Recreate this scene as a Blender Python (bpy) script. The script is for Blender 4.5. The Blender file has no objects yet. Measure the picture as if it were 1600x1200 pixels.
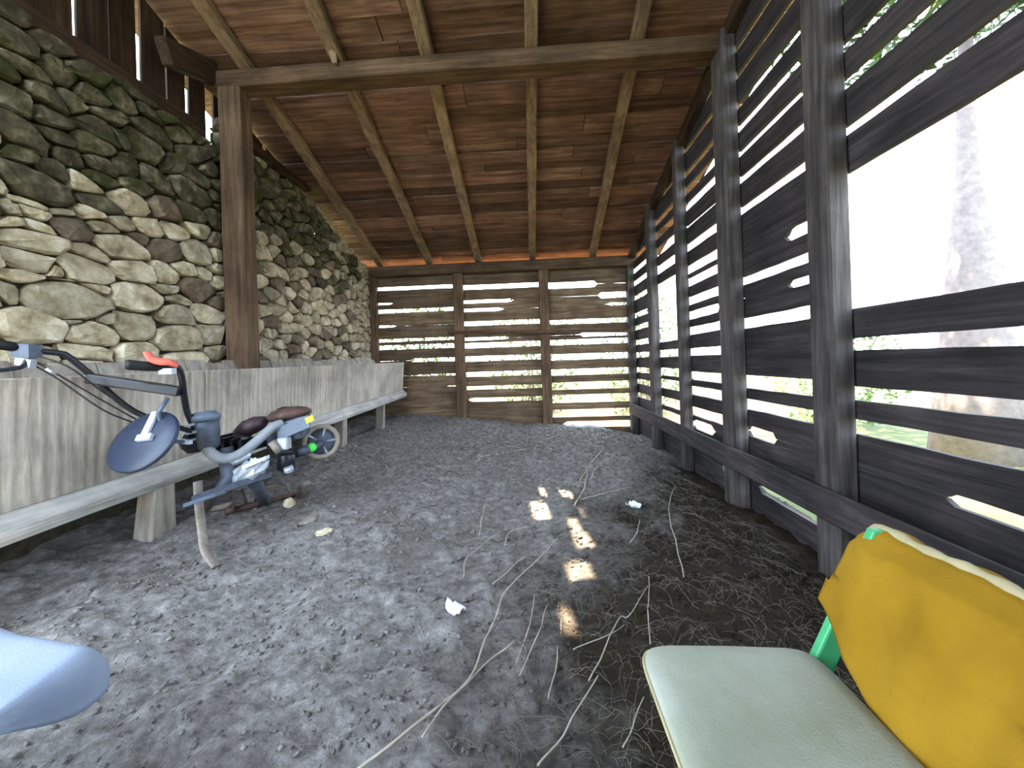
import bpy, math, random
from mathutils import Vector, Matrix, noise
R = math.radians
random.seed(7)
sc = bpy.context.scene
col = sc.collection

# ---------------------------------------------------------------- camera
CAM_Z, F_PX = 1.2, 600.0
PPX, PPY = 800.0, 565.0
cd = bpy.data.cameras.new('camera')
cd.sensor_width = 36.0
cd.lens = 36.0 * F_PX / 1600.0
cd.shift_y = -(600.0 - PPY) / 1600.0
cd.clip_start = 0.02
cam = bpy.data.objects.new('camera', cd)
col.objects.link(cam)
CAM_ROT = (Matrix.Rotation(R(2.96), 3, 'Z') @ Matrix.Rotation(R(90), 3, 'X')
           @ Matrix.Rotation(-0.033, 3, 'Z'))
cam.matrix_world = Matrix.Translation((0, 0, CAM_Z)) @ CAM_ROT.to_4x4()
sc.camera = cam

# ---------------------------------------------------------------- light
SUN_EL, SUN_AZ = 73.0, -14.0      # the sun stands high over the stone wall side
SUN_DIR = Vector((math.cos(R(SUN_EL)) * math.cos(R(SUN_AZ)),
                  -math.cos(R(SUN_EL)) * math.sin(R(SUN_AZ)), -math.sin(R(SUN_EL))))
sd = bpy.data.lights.new('sun', 'SUN')
sd.energy = 5.0
sd.angle = R(0.6)
sd.color = (1.0, 0.80, 0.55)
sun = bpy.data.objects.new('sun', sd)
col.objects.link(sun)
sun.rotation_euler = SUN_DIR.to_track_quat('-Z', 'Y').to_euler()
sun.location = (-8, 4, 12)
wd = bpy.data.worlds.new('sky')
sc.world = wd
wd.use_nodes = True
bg = wd.node_tree.nodes['Background']
bg.inputs[0].default_value = (0.69, 0.83, 1.0, 1)
bg.inputs[1].default_value = 1.0
sc.view_settings.view_transform = 'Standard'
sc.view_settings.look = 'None'
sc.view_settings.gamma = 1.0
sc.view_settings.use_curve_mapping = False
sc.view_settings.exposure = 3.65
try:
    sc.cycles.max_bounces = 10
    sc.cycles.diffuse_bounces = 7
    sc.cycles.use_denoising = True
except Exception:
    pass

# ---------------------------------------------------------------- measuring
def ray(x, y):
    return CAM_ROT @ Vector(((x - PPX) / F_PX, (PPY - y) / F_PX, -1.0))
def onX(x, y, X):
    d = ray(x, y); t = X / d.x
    return Vector((X, d.y * t, CAM_Z + d.z * t))
def onY(x, y, Y):
    d = ray(x, y); t = Y / d.y
    return Vector((d.x * t, Y, CAM_Z + d.z * t))
def onZ(x, y, z):
    d = ray(x, y); t = (z - CAM_Z) / d.z
    return Vector((d.x * t, d.y * t, z))

def fbm(x, y, z=0.0, o=4):
    return noise.fractal(Vector((x, y, z)), 1.0, 2.0, o)

def floor_z(X, Y):
    k = min(1.0, max(0.0, (0.5 - X) / 3.5))
    z = -0.115 - 0.043 * X + 0.03 * (Y - 2.5) * k
    z += 0.13 * math.exp(-(((X + 1.45) / 0.7) ** 2 + ((Y - 3.3) / 0.8) ** 2))
    z += 0.05 * math.exp(-(((X - 0.2) / 1.2) ** 2 + ((Y - 4.5) / 1.6) ** 2))
    z -= 0.12 * max(0.0, min(1.0, (X - 1.2) / 0.8))
    return z
def floor_zn(X, Y):
    return floor_z(X, Y) + 0.045 * fbm(X * 1.6, Y * 1.6) + 0.026 * fbm(X * 6, Y * 6, 3.0)
def onfloor(x, y, lift=0.0):
    p = onZ(x, y, 0.0)
    for _ in range(12):
        p = onZ(x, y, floor_zn(p.x, p.y) + lift)
    return p

# ---------------------------------------------------------------- materials
def new_mat(name, rough=0.85, spec=0.25):
    m = bpy.data.materials.new(name)
    m.use_nodes = True
    nt = m.node_tree
    b = nt.nodes['Principled BSDF']
    b.inputs['Roughness'].default_value = rough
    b.inputs['Specular IOR Level'].default_value = spec
    return m, nt, b
def ramp(nt, stops):
    n = nt.nodes.new('ShaderNodeValToRGB')
    e = n.color_ramp.elements
    e[0].position, e[0].color = stops[0][0], (*stops[0][1], 1)
    e[1].position, e[1].color = stops[-1][0], (*stops[-1][1], 1)
    for p, c in stops[1:-1]:
        k = e.new(p); k.color = (*c, 1)
    return n
def node(nt, kind, **kw):
    n = nt.nodes.new(kind)
    for k, v in kw.items():
        if k in n.inputs: n.inputs[k].default_value = v
        else: setattr(n, k, v)
    return n
def mixc(nt, a, b, f, mode='MIX'):
    n = nt.nodes.new('ShaderNodeMix'); n.data_type = 'RGBA'; n.blend_type = mode
    for sock, v in ((n.inputs[0], f), (n.inputs[6], a), (n.inputs[7], b)):
        if isinstance(v, (int, float)): sock.default_value = v
        elif isinstance(v, tuple): sock.default_value = (*v, 1)
        else: nt.links.new(v, sock)
    return n.outputs[2]
def rand_coords(nt):
    tc = nt.nodes.new('ShaderNodeTexCoord'); oi = nt.nodes.new('ShaderNodeObjectInfo')
    ml = node(nt, 'ShaderNodeMath', operation='MULTIPLY'); ml.inputs[1].default_value = 37.0
    nt.links.new(oi.outputs['Random'], ml.inputs[0])
    ad = node(nt, 'ShaderNodeVectorMath', operation='ADD')
    nt.links.new(tc.outputs['Object'], ad.inputs[0]); nt.links.new(ml.outputs[0], ad.inputs[1])
    return ad.outputs[0], oi.outputs['Random']
def add_bump(nt, b, h, strength=0.4, dist=0.02):
    bp = node(nt, 'ShaderNodeBump'); bp.inputs['Strength'].default_value = strength
    bp.inputs['Distance'].default_value = dist
    nt.links.new(h, bp.inputs['Height']); nt.links.new(bp.outputs[0], b.inputs['Normal'])

def wood(name, dark, mid, light, axis, rough=0.85, vary=0.55, saw=False):
    m, nt, b = new_mat(name, rough)
    co, rnd = rand_coords(nt)
    mp = nt.nodes.new('ShaderNodeMapping')
    s = [22.0, 22.0, 22.0]; s[axis] = 1.3
    mp.inputs['Scale'].default_value = s
    nt.links.new(co, mp.inputs['Vector'])
    g = node(nt, 'ShaderNodeTexNoise', Scale=1.0, Detail=6.0, Roughness=0.65, Distortion=0.6)
    nt.links.new(mp.outputs[0], g.inputs['Vector'])
    blot = node(nt, 'ShaderNodeTexNoise', Scale=2.3, Detail=4.0, Roughness=0.6)
    nt.links.new(co, blot.inputs['Vector'])
    rp = ramp(nt, [(0.30, dark), (0.5, mid), (0.72, light)])
    nt.links.new(g.outputs['Fac'], rp.inputs[0])
    rb = ramp(nt, [(0.32, (0.55, 0.53, 0.52)), (0.66, (1.2, 1.17, 1.12))])
    nt.links.new(blot.outputs['Fac'], rb.inputs[0])
    c = mixc(nt, rp.outputs[0], rb.outputs[0], 0.8, 'MULTIPLY')
    mr = node(nt, 'ShaderNodeMapRange'); mr.inputs['To Min'].default_value = 1 - vary * 0.6
    mr.inputs['To Max'].default_value = 1 + vary * 0.6
    nt.links.new(rnd, mr.inputs[0])
    hs = nt.nodes.new('ShaderNodeHueSaturation')
    nt.links.new(mr.outputs[0], hs.inputs['Value']); nt.links.new(c, hs.inputs['Color'])
    outc, hgt = hs.outputs[0], g.outputs['Fac']
    if saw:
        tc2 = nt.nodes.new('ShaderNodeTexCoord')
        wv = node(nt, 'ShaderNodeTexWave', bands_direction='Y', Scale=5.0, Distortion=3.0, Detail=3.0)
        wv.inputs['Detail Scale'].default_value = 1.2
        nt.links.new(tc2.outputs['Object'], wv.inputs['Vector'])
        rw = ramp(nt, [(0.1, (0.86, 0.85, 0.84)), (0.8, (1.06, 1.05, 1.04))])
        nt.links.new(wv.outputs['Fac'], rw.inputs[0])
        outc = mixc(nt, outc, rw.outputs[0], 0.8, 'MULTIPLY')
        ma = node(nt, 'ShaderNodeMath', operation='MULTIPLY_ADD'); ma.inputs[1].default_value = 0.5
        nt.links.new(wv.outputs['Fac'], ma.inputs[0]); nt.links.new(hgt, ma.inputs[2]); hgt = ma.outputs[0]
    nt.links.new(outc, b.inputs['Base Color'])
    add_bump(nt, b, hgt, 0.5, 0.012)
    return m

def speckle(name, stops, scale=8.0, rough=0.9, bump=0.4, dist=0.02, vary=0.35, detail=8.0, moss=None, spec=0.2):
    m, nt, b = new_mat(name, rough, spec)
    co, rnd = rand_coords(nt)
    n1 = node(nt, 'ShaderNodeTexNoise', Scale=scale, Detail=detail, Roughness=0.65)
    nt.links.new(co, n1.inputs['Vector'])
    rp = ramp(nt, stops); nt.links.new(n1.outputs['Fac'], rp.inputs[0])
    c = rp.outputs[0]
    mr = node(nt, 'ShaderNodeMapRange'); mr.inputs['To Min'].default_value = 1 - vary
    mr.inputs['To Max'].default_value = 1 + vary
    nt.links.new(rnd, mr.inputs[0])
    hs = nt.nodes.new('ShaderNodeHueSaturation')
    nt.links.new(mr.outputs[0], hs.inputs['Value']); nt.links.new(c, hs.inputs['Color'])
    c = hs.outputs[0]
    if moss:
        n2 = node(nt, 'ShaderNodeTexNoise', Scale=moss[2], Detail=6.0, Roughness=0.6)
        nt.links.new(co, n2.inputs['Vector'])
        rm = ramp(nt, [(moss[1], (0, 0, 0)), (moss[1] + 0.12, (1, 1, 1))])
        nt.links.new(n2.outputs['Fac'], rm.inputs[0])
        c = mixc(nt, c, moss[0], rm.outputs[0])
    nt.links.new(c, b.inputs['Base Color'])
    add_bump(nt, b, n1.outputs['Fac'], bump, dist)
    return m

def plain(name, c, rough=0.5, metal=0.0, var=0.12, scale=14.0, spec=0.4):
    m, nt, b = new_mat(name, rough, spec)
    b.inputs['Metallic'].default_value = metal
    tc = nt.nodes.new('ShaderNodeTexCoord')
    n1 = node(nt, 'ShaderNodeTexNoise', Scale=scale, Detail=5.0, Roughness=0.6)
    nt.links.new(tc.outputs['Object'], n1.inputs['Vector'])
    rp = ramp(nt, [(0.3, tuple(v * (1 - var) for v in c)), (0.7, tuple(min(1, v * (1 + var)) for v in c))])
    nt.links.new(n1.outputs['Fac'], rp.inputs[0]); nt.links.new(rp.outputs[0], b.inputs['Base Color'])
    return m

M = {}
M['roof_board'] = wood('roof_board', (0.080, 0.042, 0.029), (0.185, 0.102, 0.072), (0.31, 0.185, 0.135), 0, vary=0.7)
M['rafter'] = wood('rafter', (0.13, 0.083, 0.052), (0.25, 0.168, 0.108), (0.36, 0.255, 0.17), 1, vary=0.25)
M['beam_x'] = wood('beam_wood', (0.050, 0.029, 0.016), (0.105, 0.064, 0.037), (0.18, 0.118, 0.072), 0, vary=0.25)
M['beam_y'] = wood('beam_wood_long', (0.022, 0.012, 0.007), (0.050, 0.028, 0.016), (0.085, 0.050, 0.03), 1, vary=0.25)
M['post'] = wood('post_wood', (0.055, 0.033, 0.019), (0.118, 0.073, 0.043), (0.195, 0.130, 0.082), 2, vary=0.25)
M['post_dark'] = wood('dark_post_wood', (0.030, 0.025, 0.025), (0.070, 0.060, 0.057), (0.14, 0.12, 0.115), 2, vary=0.25)
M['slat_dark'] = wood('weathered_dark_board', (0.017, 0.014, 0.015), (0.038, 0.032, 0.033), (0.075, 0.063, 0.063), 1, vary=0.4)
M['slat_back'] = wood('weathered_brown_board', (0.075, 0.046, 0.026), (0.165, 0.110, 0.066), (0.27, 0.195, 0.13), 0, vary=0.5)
M['board_up'] = wood('gable_board', (0.018, 0.010, 0.006), (0.042, 0.024, 0.013), (0.075, 0.045, 0.025), 2, vary=0.4)
M['trough'] = wood('grey_sawn_board', (0.36, 0.315, 0.26), (0.52, 0.465, 0.395), (0.63, 0.575, 0.505), 2, vary=0.12, saw=True)
M['trough_z'] = wood('grey_trough_board', (0.22, 0.195, 0.16), (0.36, 0.32, 0.27), (0.48, 0.44, 0.38), 2, vary=0.25)
M['ledge'] = wood('dusty_ledge_board', (0.34, 0.32, 0.29), (0.52, 0.50, 0.47), (0.66, 0.65, 0.63), 1, vary=0.1)
M['stone'] = speckle('pale_field_stone', [(0.28, (0.15, 0.115, 0.068)), (0.43, (0.38, 0.315, 0.20)), (0.57, (0.56, 0.48, 0.345)), (0.70, (0.74, 0.68, 0.56))],
                     7.0, bump=0.6, dist=0.03, vary=0.3, moss=((0.11, 0.10, 0.045), 0.60, 3.0))
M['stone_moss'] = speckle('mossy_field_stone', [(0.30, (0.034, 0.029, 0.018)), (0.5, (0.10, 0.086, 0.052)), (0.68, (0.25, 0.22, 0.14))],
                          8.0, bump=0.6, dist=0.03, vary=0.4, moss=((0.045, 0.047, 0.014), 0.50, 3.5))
M['stone_brown'] = speckle('brown_field_stone', [(0.30, (0.08, 0.055, 0.035)), (0.5, (0.17, 0.125, 0.085)), (0.72, (0.28, 0.23, 0.17))],
                           7.0, bump=0.6, dist=0.03, vary=0.25, moss=((0.30, 0.28, 0.20), 0.62, 4.0))
M['mortar'] = speckle('earth_mortar', [(0.3, (0.018, 0.015, 0.010)), (0.7, (0.07, 0.058, 0.038))], 12.0, bump=0.8, dist=0.03, vary=0.0)
M['dirt'] = speckle('dry_dung_soil', [(0.30, (0.085, 0.077, 0.072)), (0.48, (0.19, 0.175, 0.165)), (0.60, (0.28, 0.262, 0.25)), (0.75, (0.40, 0.375, 0.355))],
                    16.0, bump=0.9, dist=0.03, vary=0.0, detail=12.0, moss=((0.10, 0.092, 0.078), 0.62, 0.9))
def damp_and_shade(m):
    # dark moist humus plus painted shade: slatted wall side, near right corner, ragged border
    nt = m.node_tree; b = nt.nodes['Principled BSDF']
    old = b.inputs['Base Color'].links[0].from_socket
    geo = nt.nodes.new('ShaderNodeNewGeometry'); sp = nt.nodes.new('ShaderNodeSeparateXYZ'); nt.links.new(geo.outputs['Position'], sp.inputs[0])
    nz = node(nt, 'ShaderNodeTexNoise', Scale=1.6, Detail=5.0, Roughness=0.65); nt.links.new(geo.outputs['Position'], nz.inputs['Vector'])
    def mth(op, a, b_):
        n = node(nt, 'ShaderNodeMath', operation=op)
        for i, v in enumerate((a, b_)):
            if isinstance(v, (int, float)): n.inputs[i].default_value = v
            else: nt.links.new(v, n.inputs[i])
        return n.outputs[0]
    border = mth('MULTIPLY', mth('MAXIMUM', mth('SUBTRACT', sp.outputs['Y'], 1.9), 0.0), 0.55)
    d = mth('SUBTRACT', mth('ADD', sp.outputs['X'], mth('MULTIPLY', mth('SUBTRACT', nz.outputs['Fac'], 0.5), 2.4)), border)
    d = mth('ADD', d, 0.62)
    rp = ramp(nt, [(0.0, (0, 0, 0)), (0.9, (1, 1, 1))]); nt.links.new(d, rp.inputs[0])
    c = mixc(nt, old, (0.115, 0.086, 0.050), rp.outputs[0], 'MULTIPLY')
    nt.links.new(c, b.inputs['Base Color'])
damp_and_shade(M['dirt'])
M['clod'] = speckle('soil_clod', [(0.3, (0.07, 0.062, 0.057)), (0.5, (0.19, 0.175, 0.165)), (0.72, (0.36, 0.335, 0.315))], 20.0, bump=0.8, vary=0.0)
damp_and_shade(M['clod'])
M['straw'] = plain('dry_fibre', (0.16, 0.14, 0.11), 0.8, var=0.4, scale=6.0, spec=0.2)
M['stem'] = plain('dry_stem', (0.40, 0.36, 0.29), 0.75, var=0.3, scale=6.0, spec=0.2)
M['paper'] = plain('white_scrap', (0.78, 0.82, 0.90), 0.6, var=0.05)
M['black'] = plain('black_paint', (0.012, 0.013, 0.018), 0.32, var=0.2)
M['rubber'] = plain('black_rubber', (0.012, 0.012, 0.013), 0.6, var=0.2)
M['navy'] = plain('dark_blue_plastic', (0.022, 0.032, 0.062), 0.4, var=0.25)
M['bluegrey'] = plain('blue_grey_plastic', (0.12, 0.15, 0.20), 0.45, var=0.15)
M['hose'] = plain('grey_hose', (0.26, 0.28, 0.31), 0.5, var=0.12)
M['alu'] = plain('cast_aluminium', (0.45, 0.48, 0.53), 0.45, 0.4, var=0.25)
M['steel'] = plain('painted_steel', (0.085, 0.10, 0.135), 0.5, 0.2, var=0.35)
M['rusty'] = plain('dusty_steel_bar', (0.25, 0.215, 0.18), 0.75, 0.1, var=0.35)
M['rust'] = plain('rusty_brown_cover', (0.085, 0.045, 0.035), 0.6, 0.1, var=0.5)
M['maroon'] = plain('dull_maroon_tank', (0.060, 0.035, 0.045), 0.45, 0.0, var=0.4)
M['tan'] = plain('tan_dusty_rim', (0.36, 0.31, 0.25), 0.7, 0.0, var=0.25)
M['red'] = plain('coral_red_lever', (0.80, 0.16, 0.11), 0.45, var=0.08)
M['yellow_st'] = plain('yellow_sticker', (0.85, 0.75, 0.03), 0.5, var=0.05)
M['green_st'] = plain('bright_green_sticker', (0.08, 0.72, 0.08), 0.5, var=0.05)
M['white_st'] = plain('white_label', (0.62, 0.70, 0.80), 0.4, var=0.06)
M['green'] = plain('green_paint', (0.06, 0.36, 0.14), 0.4, var=0.12)
M['cream'] = plain('cream_hem', (0.40, 0.34, 0.20), 0.9, var=0.15, spec=0.1)
def fabric(name, c, c2):
    m, nt, b = new_mat(name, 0.95, 0.1)
    tc = nt.nodes.new('ShaderNodeTexCoord')
    n1 = node(nt, 'ShaderNodeTexNoise', Scale=3.5, Detail=5.0, Roughness=0.6)
    n2 = node(nt, 'ShaderNodeTexNoise', Scale=160.0, Detail=2.0)
    for n in (n1, n2): nt.links.new(tc.outputs['Object'], n.inputs['Vector'])
    rp = ramp(nt, [(0.35, c2), (0.65, c)]); nt.links.new(n1.outputs['Fac'], rp.inputs[0])
    nt.links.new(rp.outputs[0], b.inputs['Base Color'])
    add_bump(nt, b, n2.outputs['Fac'], 0.35, 0.004)
    return m
M['yellow'] = fabric('mustard_yellow_cloth', (0.33, 0.185, 0.014), (0.24, 0.128, 0.009))
M['pale'] = fabric('pale_grey_green_cloth', (0.37, 0.385, 0.32), (0.27, 0.285, 0.205))
M['white'] = fabric('white_cloth', (0.30, 0.345, 0.43), (0.25, 0.305, 0.42))
M['grass'] = speckle('outdoor_grass', [(0.3, (0.045, 0.062, 0.018)), (0.55, (0.085, 0.10, 0.035)), (0.75, (0.15, 0.14, 0.065))], 1.6, bump=0.3, vary=0.0)
M['path'] = speckle('dry_tan_earth', [(0.3, (0.15, 0.075, 0.032)), (0.6, (0.27, 0.14, 0.065)), (0.75, (0.40, 0.26, 0.15))], 3.0, bump=0.3, vary=0.0)
M['leaf'] = plain('leaf', (0.060, 0.11, 0.022), 0.6, var=0.5, scale=2.5, spec=0.2)
M['leaf2'] = plain('dry_leaf', (0.16, 0.13, 0.045), 0.6, var=0.4, scale=2.5, spec=0.2)
M['bark'] = speckle('pale_bark', [(0.3, (0.15, 0.125, 0.12)), (0.7, (0.24, 0.205, 0.20))], 9.0, vary=0.1)

# ---------------------------------------------------------------- mesh helpers
WPOS = {}
class MB:
    def __init__(s): s.v = []; s.f = []
    def quadbox(s, pts):          # eight corners: 0-3 low ring, 4-7 high ring
        o = len(s.v); s.v += [Vector(p) for p in pts]
        for q in ((0, 3, 2, 1), (4, 5, 6, 7), (0, 1, 5, 4), (1, 2, 6, 5), (2, 3, 7, 6), (3, 0, 4, 7)):
            s.f.append([o + i for i in q])
        return s
    def box(s, lo, hi):
        x0, y0, z0 = lo; x1, y1, z1 = hi
        return s.quadbox([(x0, y0, z0), (x1, y0, z0), (x1, y1, z0), (x0, y1, z0),
                          (x0, y0, z1), (x1, y0, z1), (x1, y1, z1), (x0, y1, z1)])
    def obox(s, c, ax, ay, az):   # oriented box from half-axis vectors
        c = Vector(c); P = []
        for k in (-1, 1):
            for i, j in ((-1, -1), (1, -1), (1, 1), (-1, 1)): P.append(c + i * Vector(ax) + j * Vector(ay) + k * Vector(az))
        return s.quadbox(P)
    def loft(s, rings, cap=True):
        o = len(s.v); n = len(rings[0])
        for r in rings: s.v += [Vector(p) for p in r]
        for i in range(len(rings) - 1):
            for j in range(n):
                a = o + i * n + j; b = o + i * n + (j + 1) % n
                s.f.append([a, b, b + n, a + n])
        if cap:
            s.f.append([o + j for j in reversed(range(n))])
            s.f.append([o + (len(rings) - 1) * n + j for j in range(n)])
        return s
    def tube(s, pts, r, n=8, up=None, flat=1.0):
        pts = [Vector(p) for p in pts]; rings = []
        rr = r if isinstance(r, (list, tuple)) else [r] * len(pts)
        t0 = (pts[1] - pts[0]).normalized()
        a = Vector(up) if up else (Vector((0, 0, 1)) if abs(t0.z) < 0.9 else Vector((1, 0, 0)))
        for i, p in enumerate(pts):
            t = (pts[min(i + 1, len(pts) - 1)] - pts[max(i - 1, 0)]).normalized()
            b = t.cross(a).normalized(); a = b.cross(t).normalized()
            rings.append([p + (b * math.cos(2 * math.pi * k / n) + a * math.sin(2 * math.pi * k / n) * flat) * rr[i] for k in range(n)])
        return s.loft(rings)
    def lathe(s, base, axis, prof, n=20):
        base = Vector(base); axis = Vector(axis).normalized()
        a = axis.orthogonal().normalized(); b = axis.cross(a)
        return s.loft([[base + axis * h + (a * math.cos(2 * math.pi * k / n) + b * math.sin(2 * math.pi * k / n)) * r for k in range(n)] for r, h in prof])
    def torus(s, c, axis, Rr, r, n=24, m=8, flat=1.0):
        c = Vector(c); axis = Vector(axis).normalized(); a = axis.orthogonal().normalized(); b = axis.cross(a)
        o = len(s.v)
        for i in range(n):
            d = a * math.cos(2 * math.pi * i / n) + b * math.sin(2 * math.pi * i / n)
            for j in range(m):
                q = 2 * math.pi * j / m
                s.v.append(c + d * (Rr + r * math.cos(q)) + axis * r * flat * math.sin(q))
        for i in range(n):
            for j in range(m):
                s.f.append([o + i * m + j, o + ((i + 1) % n) * m + j, o + ((i + 1) % n) * m + (j + 1) % m, o + i * m + (j + 1) % m])
        return s
    def blob(s, c, ax, ay, az, n=10, m=6, jit=0.0, seed=0):
        c = Vector(c); rings = []; rnd = random.Random(seed)
        ax, ay, az = Vector(ax), Vector(ay), Vector(az)
        for i in range(m + 1):
            th = math.pi * min(max(i / m, 0.04), 0.96)
            ring = []
            for k in range(n):
                ph = 2 * math.pi * k / n; q = 1 + rnd.uniform(-jit, jit)
                ring.append(c + (ax * math.cos(ph) + ay * math.sin(ph)) * math.sin(th) * q - az * math.cos(th) * q)
            rings.append(ring)
        return s.loft(rings)
    def build(s, name, mat, parent=None, smooth=False, base=False, uvname=None):
        lo = Vector([min(v[i] for v in s.v) for i in range(3)]); hi = Vector([max(v[i] for v in s.v) for i in range(3)])
        c = (lo + hi) / 2
        if base: c.z = lo.z
        me = bpy.data.meshes.new(name)
        me.from_pydata([tuple(v - c) for v in s.v], [], s.f)
        me.materials.append(mat)
        if smooth: me.polygons.foreach_set('use_smooth', [True] * len(me.polygons))
        me.update()
        o = bpy.data.objects.new(name, me); col.objects.link(o)
        WPOS[o] = c.copy()
        if parent is not None:
            o.parent = parent; o.location = c - WPOS[parent]
        else: o.location = c
        return o
def empty(name, loc):
    o = bpy.data.objects.new(name, None); col.objects.link(o)
    o.location = loc; o.empty_display_size = 0.1; WPOS[o] = Vector(loc)
    return o
def tag(o, label, cat, group=None):
    o['label'] = label; o['category'] = cat
    if group: o['group'] = group
    return o
def structure(o): o['kind'] = 'structure'; return o
def bevel(o, w=0.006, seg=2):
    m = o.modifiers.new('bevel', 'BEVEL'); m.width = w; m.segments = seg; m.limit_method = 'ANGLE'; return o

def plank(u0, u1, lo, hi, place, th, n=6, off=0.0, tilt=0.0):
    """a board with uneven edges: lo(t), hi(t) are its two edges along the run, place(u, v, d) sets it in the world"""
    mb = MB(); rings = []
    for i in range(n + 1):
        t = i / n; u = u0 + (u1 - u0) * t; a, b = lo(t), hi(t)
        rings.append([place(u, a, off), place(u, b, off + tilt), place(u, b, off + tilt + th), place(u, a, off + th)])
    return mb.loft(rings)

# ---------------------------------------------------------------- roof
YB = 8.0                       # back wall
YL0 = 1.35
XR, XL = 2.12, -3.40           # right slats, face of the left stone wall
def rafter_z(Y): return 3.28 + 0.30 * (8.0 - Y)       # underside of the rafters
RAF_H = 0.12
def roof_z(Y): return rafter_z(Y) + RAF_H             # underside of the boards
Y0, Y1 = -0.9, 8.35

ceiling = structure(empty('ceiling', (0, 4, roof_z(4))))
slope = math.atan(0.30)
# dapples on the floor: where the sun comes through broken boards of the near roof
DAP = [(902, 893, 0.15), (884, 965, 0.08), (910, 848, 0.13), (893, 815, 0.09), (914, 806, 0.06), (943, 826, 0.06),
       (880, 767, 0.10), (848, 775, 0.05), (845, 810, 0.14)]
holes = []
for x, y, w in DAP:
    p = onfloor(x, y)
    # walk back along the ray to the roof plane
    t = 0.0
    for _ in range(40):
        q = p - SUN_DIR * t
        t += (roof_z(q.y) + 0.012 - q.z) / -SUN_DIR.z * 0.9
    q = p - SUN_DIR * t
    holes.append((q.x, q.y, w))
rr = random.Random(11)
y = Y1
ib = 0
cover = MB()
while y > Y0:
    w = rr.uniform(0.19, 0.29)
    ya, yb = y - w, y
    joints = [-3.95]
    x = -3.95 + rr.uniform(1.6, 3.4)
    while x < 1.9:
        joints.append(x); x += rr.uniform(1.9, 3.2)
    joints.append(2.75)
    spans = []
    for a, b in zip(joints[:-1], joints[1:]): spans.append([a + 0.004, b - 0.004])
    for hx, hy, hw in holes:
        if ya <= hy < yb:
            new = []
            for a, b in spans:
                if a < hx < b:
                    new += [[a, hx - hw / 2], [hx + hw / 2, b]]
                else: new.append([a, b])
            spans = new
    for a, b in spans:
        if b - a < 0.05: continue
        sd_ = rr.random() * 100
        offz = rr.uniform(0.0, 0.016)
        gap = 0.004
        def pl(u, v, d): return (u, v, roof_z(v) + d)
        o = plank(a, b, lambda t, s=sd_: ya + gap + 0.016 * noise.noise(Vector((t * 4, s, 0))),
                  lambda t, s=sd_: yb - gap * 0.2 + 0.018 * noise.noise(Vector((t * 4, s, 5))), pl, 0.025, n=5, off=offz + (0.0 if ib % 2 else 0.026)).build('plank', M['roof_board'], ceiling)
    cuts = [(-4.0, -4.0)] + sorted((hx - hw / 2, hx + hw / 2) for hx, hy, hw in holes if ya <= hy < yb) + [(2.8, 2.8)]
    for (_, a), (b, _) in zip(cuts[:-1], cuts[1:]):
        if b - a > 0.01:
            cover.quadbox([(a, ya, roof_z(ya) + 0.075), (b, ya, roof_z(ya) + 0.075), (b, yb, roof_z(yb) + 0.07), (a, yb, roof_z(yb) + 0.07),
                           (a, ya, roof_z(ya) + 0.085), (b, ya, roof_z(ya) + 0.085), (b, yb, roof_z(yb) + 0.085), (a, yb, roof_z(yb) + 0.085)])
    y -= w - 0.012; ib += 1
cover.build('roof_covering', M['slat_dark'], ceiling)
# rafters
for xb, xf in ((-3.13, -3.02), (-2.08, -1.98), (-1.04, -1.01), (0.08, 0.10), (1.32, 1.20), (2.15, 2.15)):
    rings = []
    ph = rr.random() * 50
    for i in range(15):
        Y = -0.85 + (8.15 + 0.85) * i / 14
        k = (8.0 - Y) / 3.9
        X = xb + (xf - xb) * min(k, 1.6) + 0.018 * noise.noise(Vector((Y * 0.9, ph, 0)))
        w = 0.066 + 0.010 * noise.noise(Vector((Y * 1.3, ph, 3)))
        z = rafter_z(Y) + 0.012 * noise.noise(Vector((Y * 1.1, ph, 7)))
        rings.append([(X - w, Y, z), (X + w, Y, z), (X + w, Y, roof_z(Y)), (X - w, Y, roof_z(Y))])
    bevel(MB().loft(rings).build('rafter', M['rafter'], ceiling), 0.012, 1)
# cross beam on the two middle posts
rings = []
for i in range(13):
    X = -3.45 + 5.75 * i / 12
    dz = 0.012 * noise.noise(Vector((X * 0.8, 2, 0))); dy = 0.012 * noise.noise(Vector((X * 0.9, 9, 0)))
    rings.append([(X, 3.98 + dy, 4.275 + dz), (X, 4.21 + dy, 4.275 + dz), (X, 4.21 + dy, 4.455), (X, 3.98 + dy, 4.455)])
bevel(MB().loft(rings).build('cross_beam', M['beam_x'], ceiling), 0.015, 1)
# split stub of wood hanging where the second rafter crosses the beam
p = onY(512, 62, 3.93); q = onY(524, 100, 3.95)
MB().tube([p, (p + q) / 2 + Vector((0.015, 0, 0)), q], [0.05, 0.045, 0.025], 6).build('wood_stub', M['rafter'], ceiling)
# purlin at the right eave
bevel(MB().quadbox([(2.02, -0.8, rafter_z(-0.8) - 0.14), (2.14, -0.8, rafter_z(-0.8) - 0.14), (2.14, 7.95, rafter_z(7.95) - 0.14), (2.02, 7.95, rafter_z(7.95) - 0.14),
                    (2.02, -0.8, rafter_z(-0.8)), (2.14, -0.8, rafter_z(-0.8)), (2.14, 7.95, rafter_z(7.95)), (2.02, 7.95, rafter_z(7.95))]).build('eave_beam', M['beam_y'], ceiling), 0.01, 1)

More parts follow.
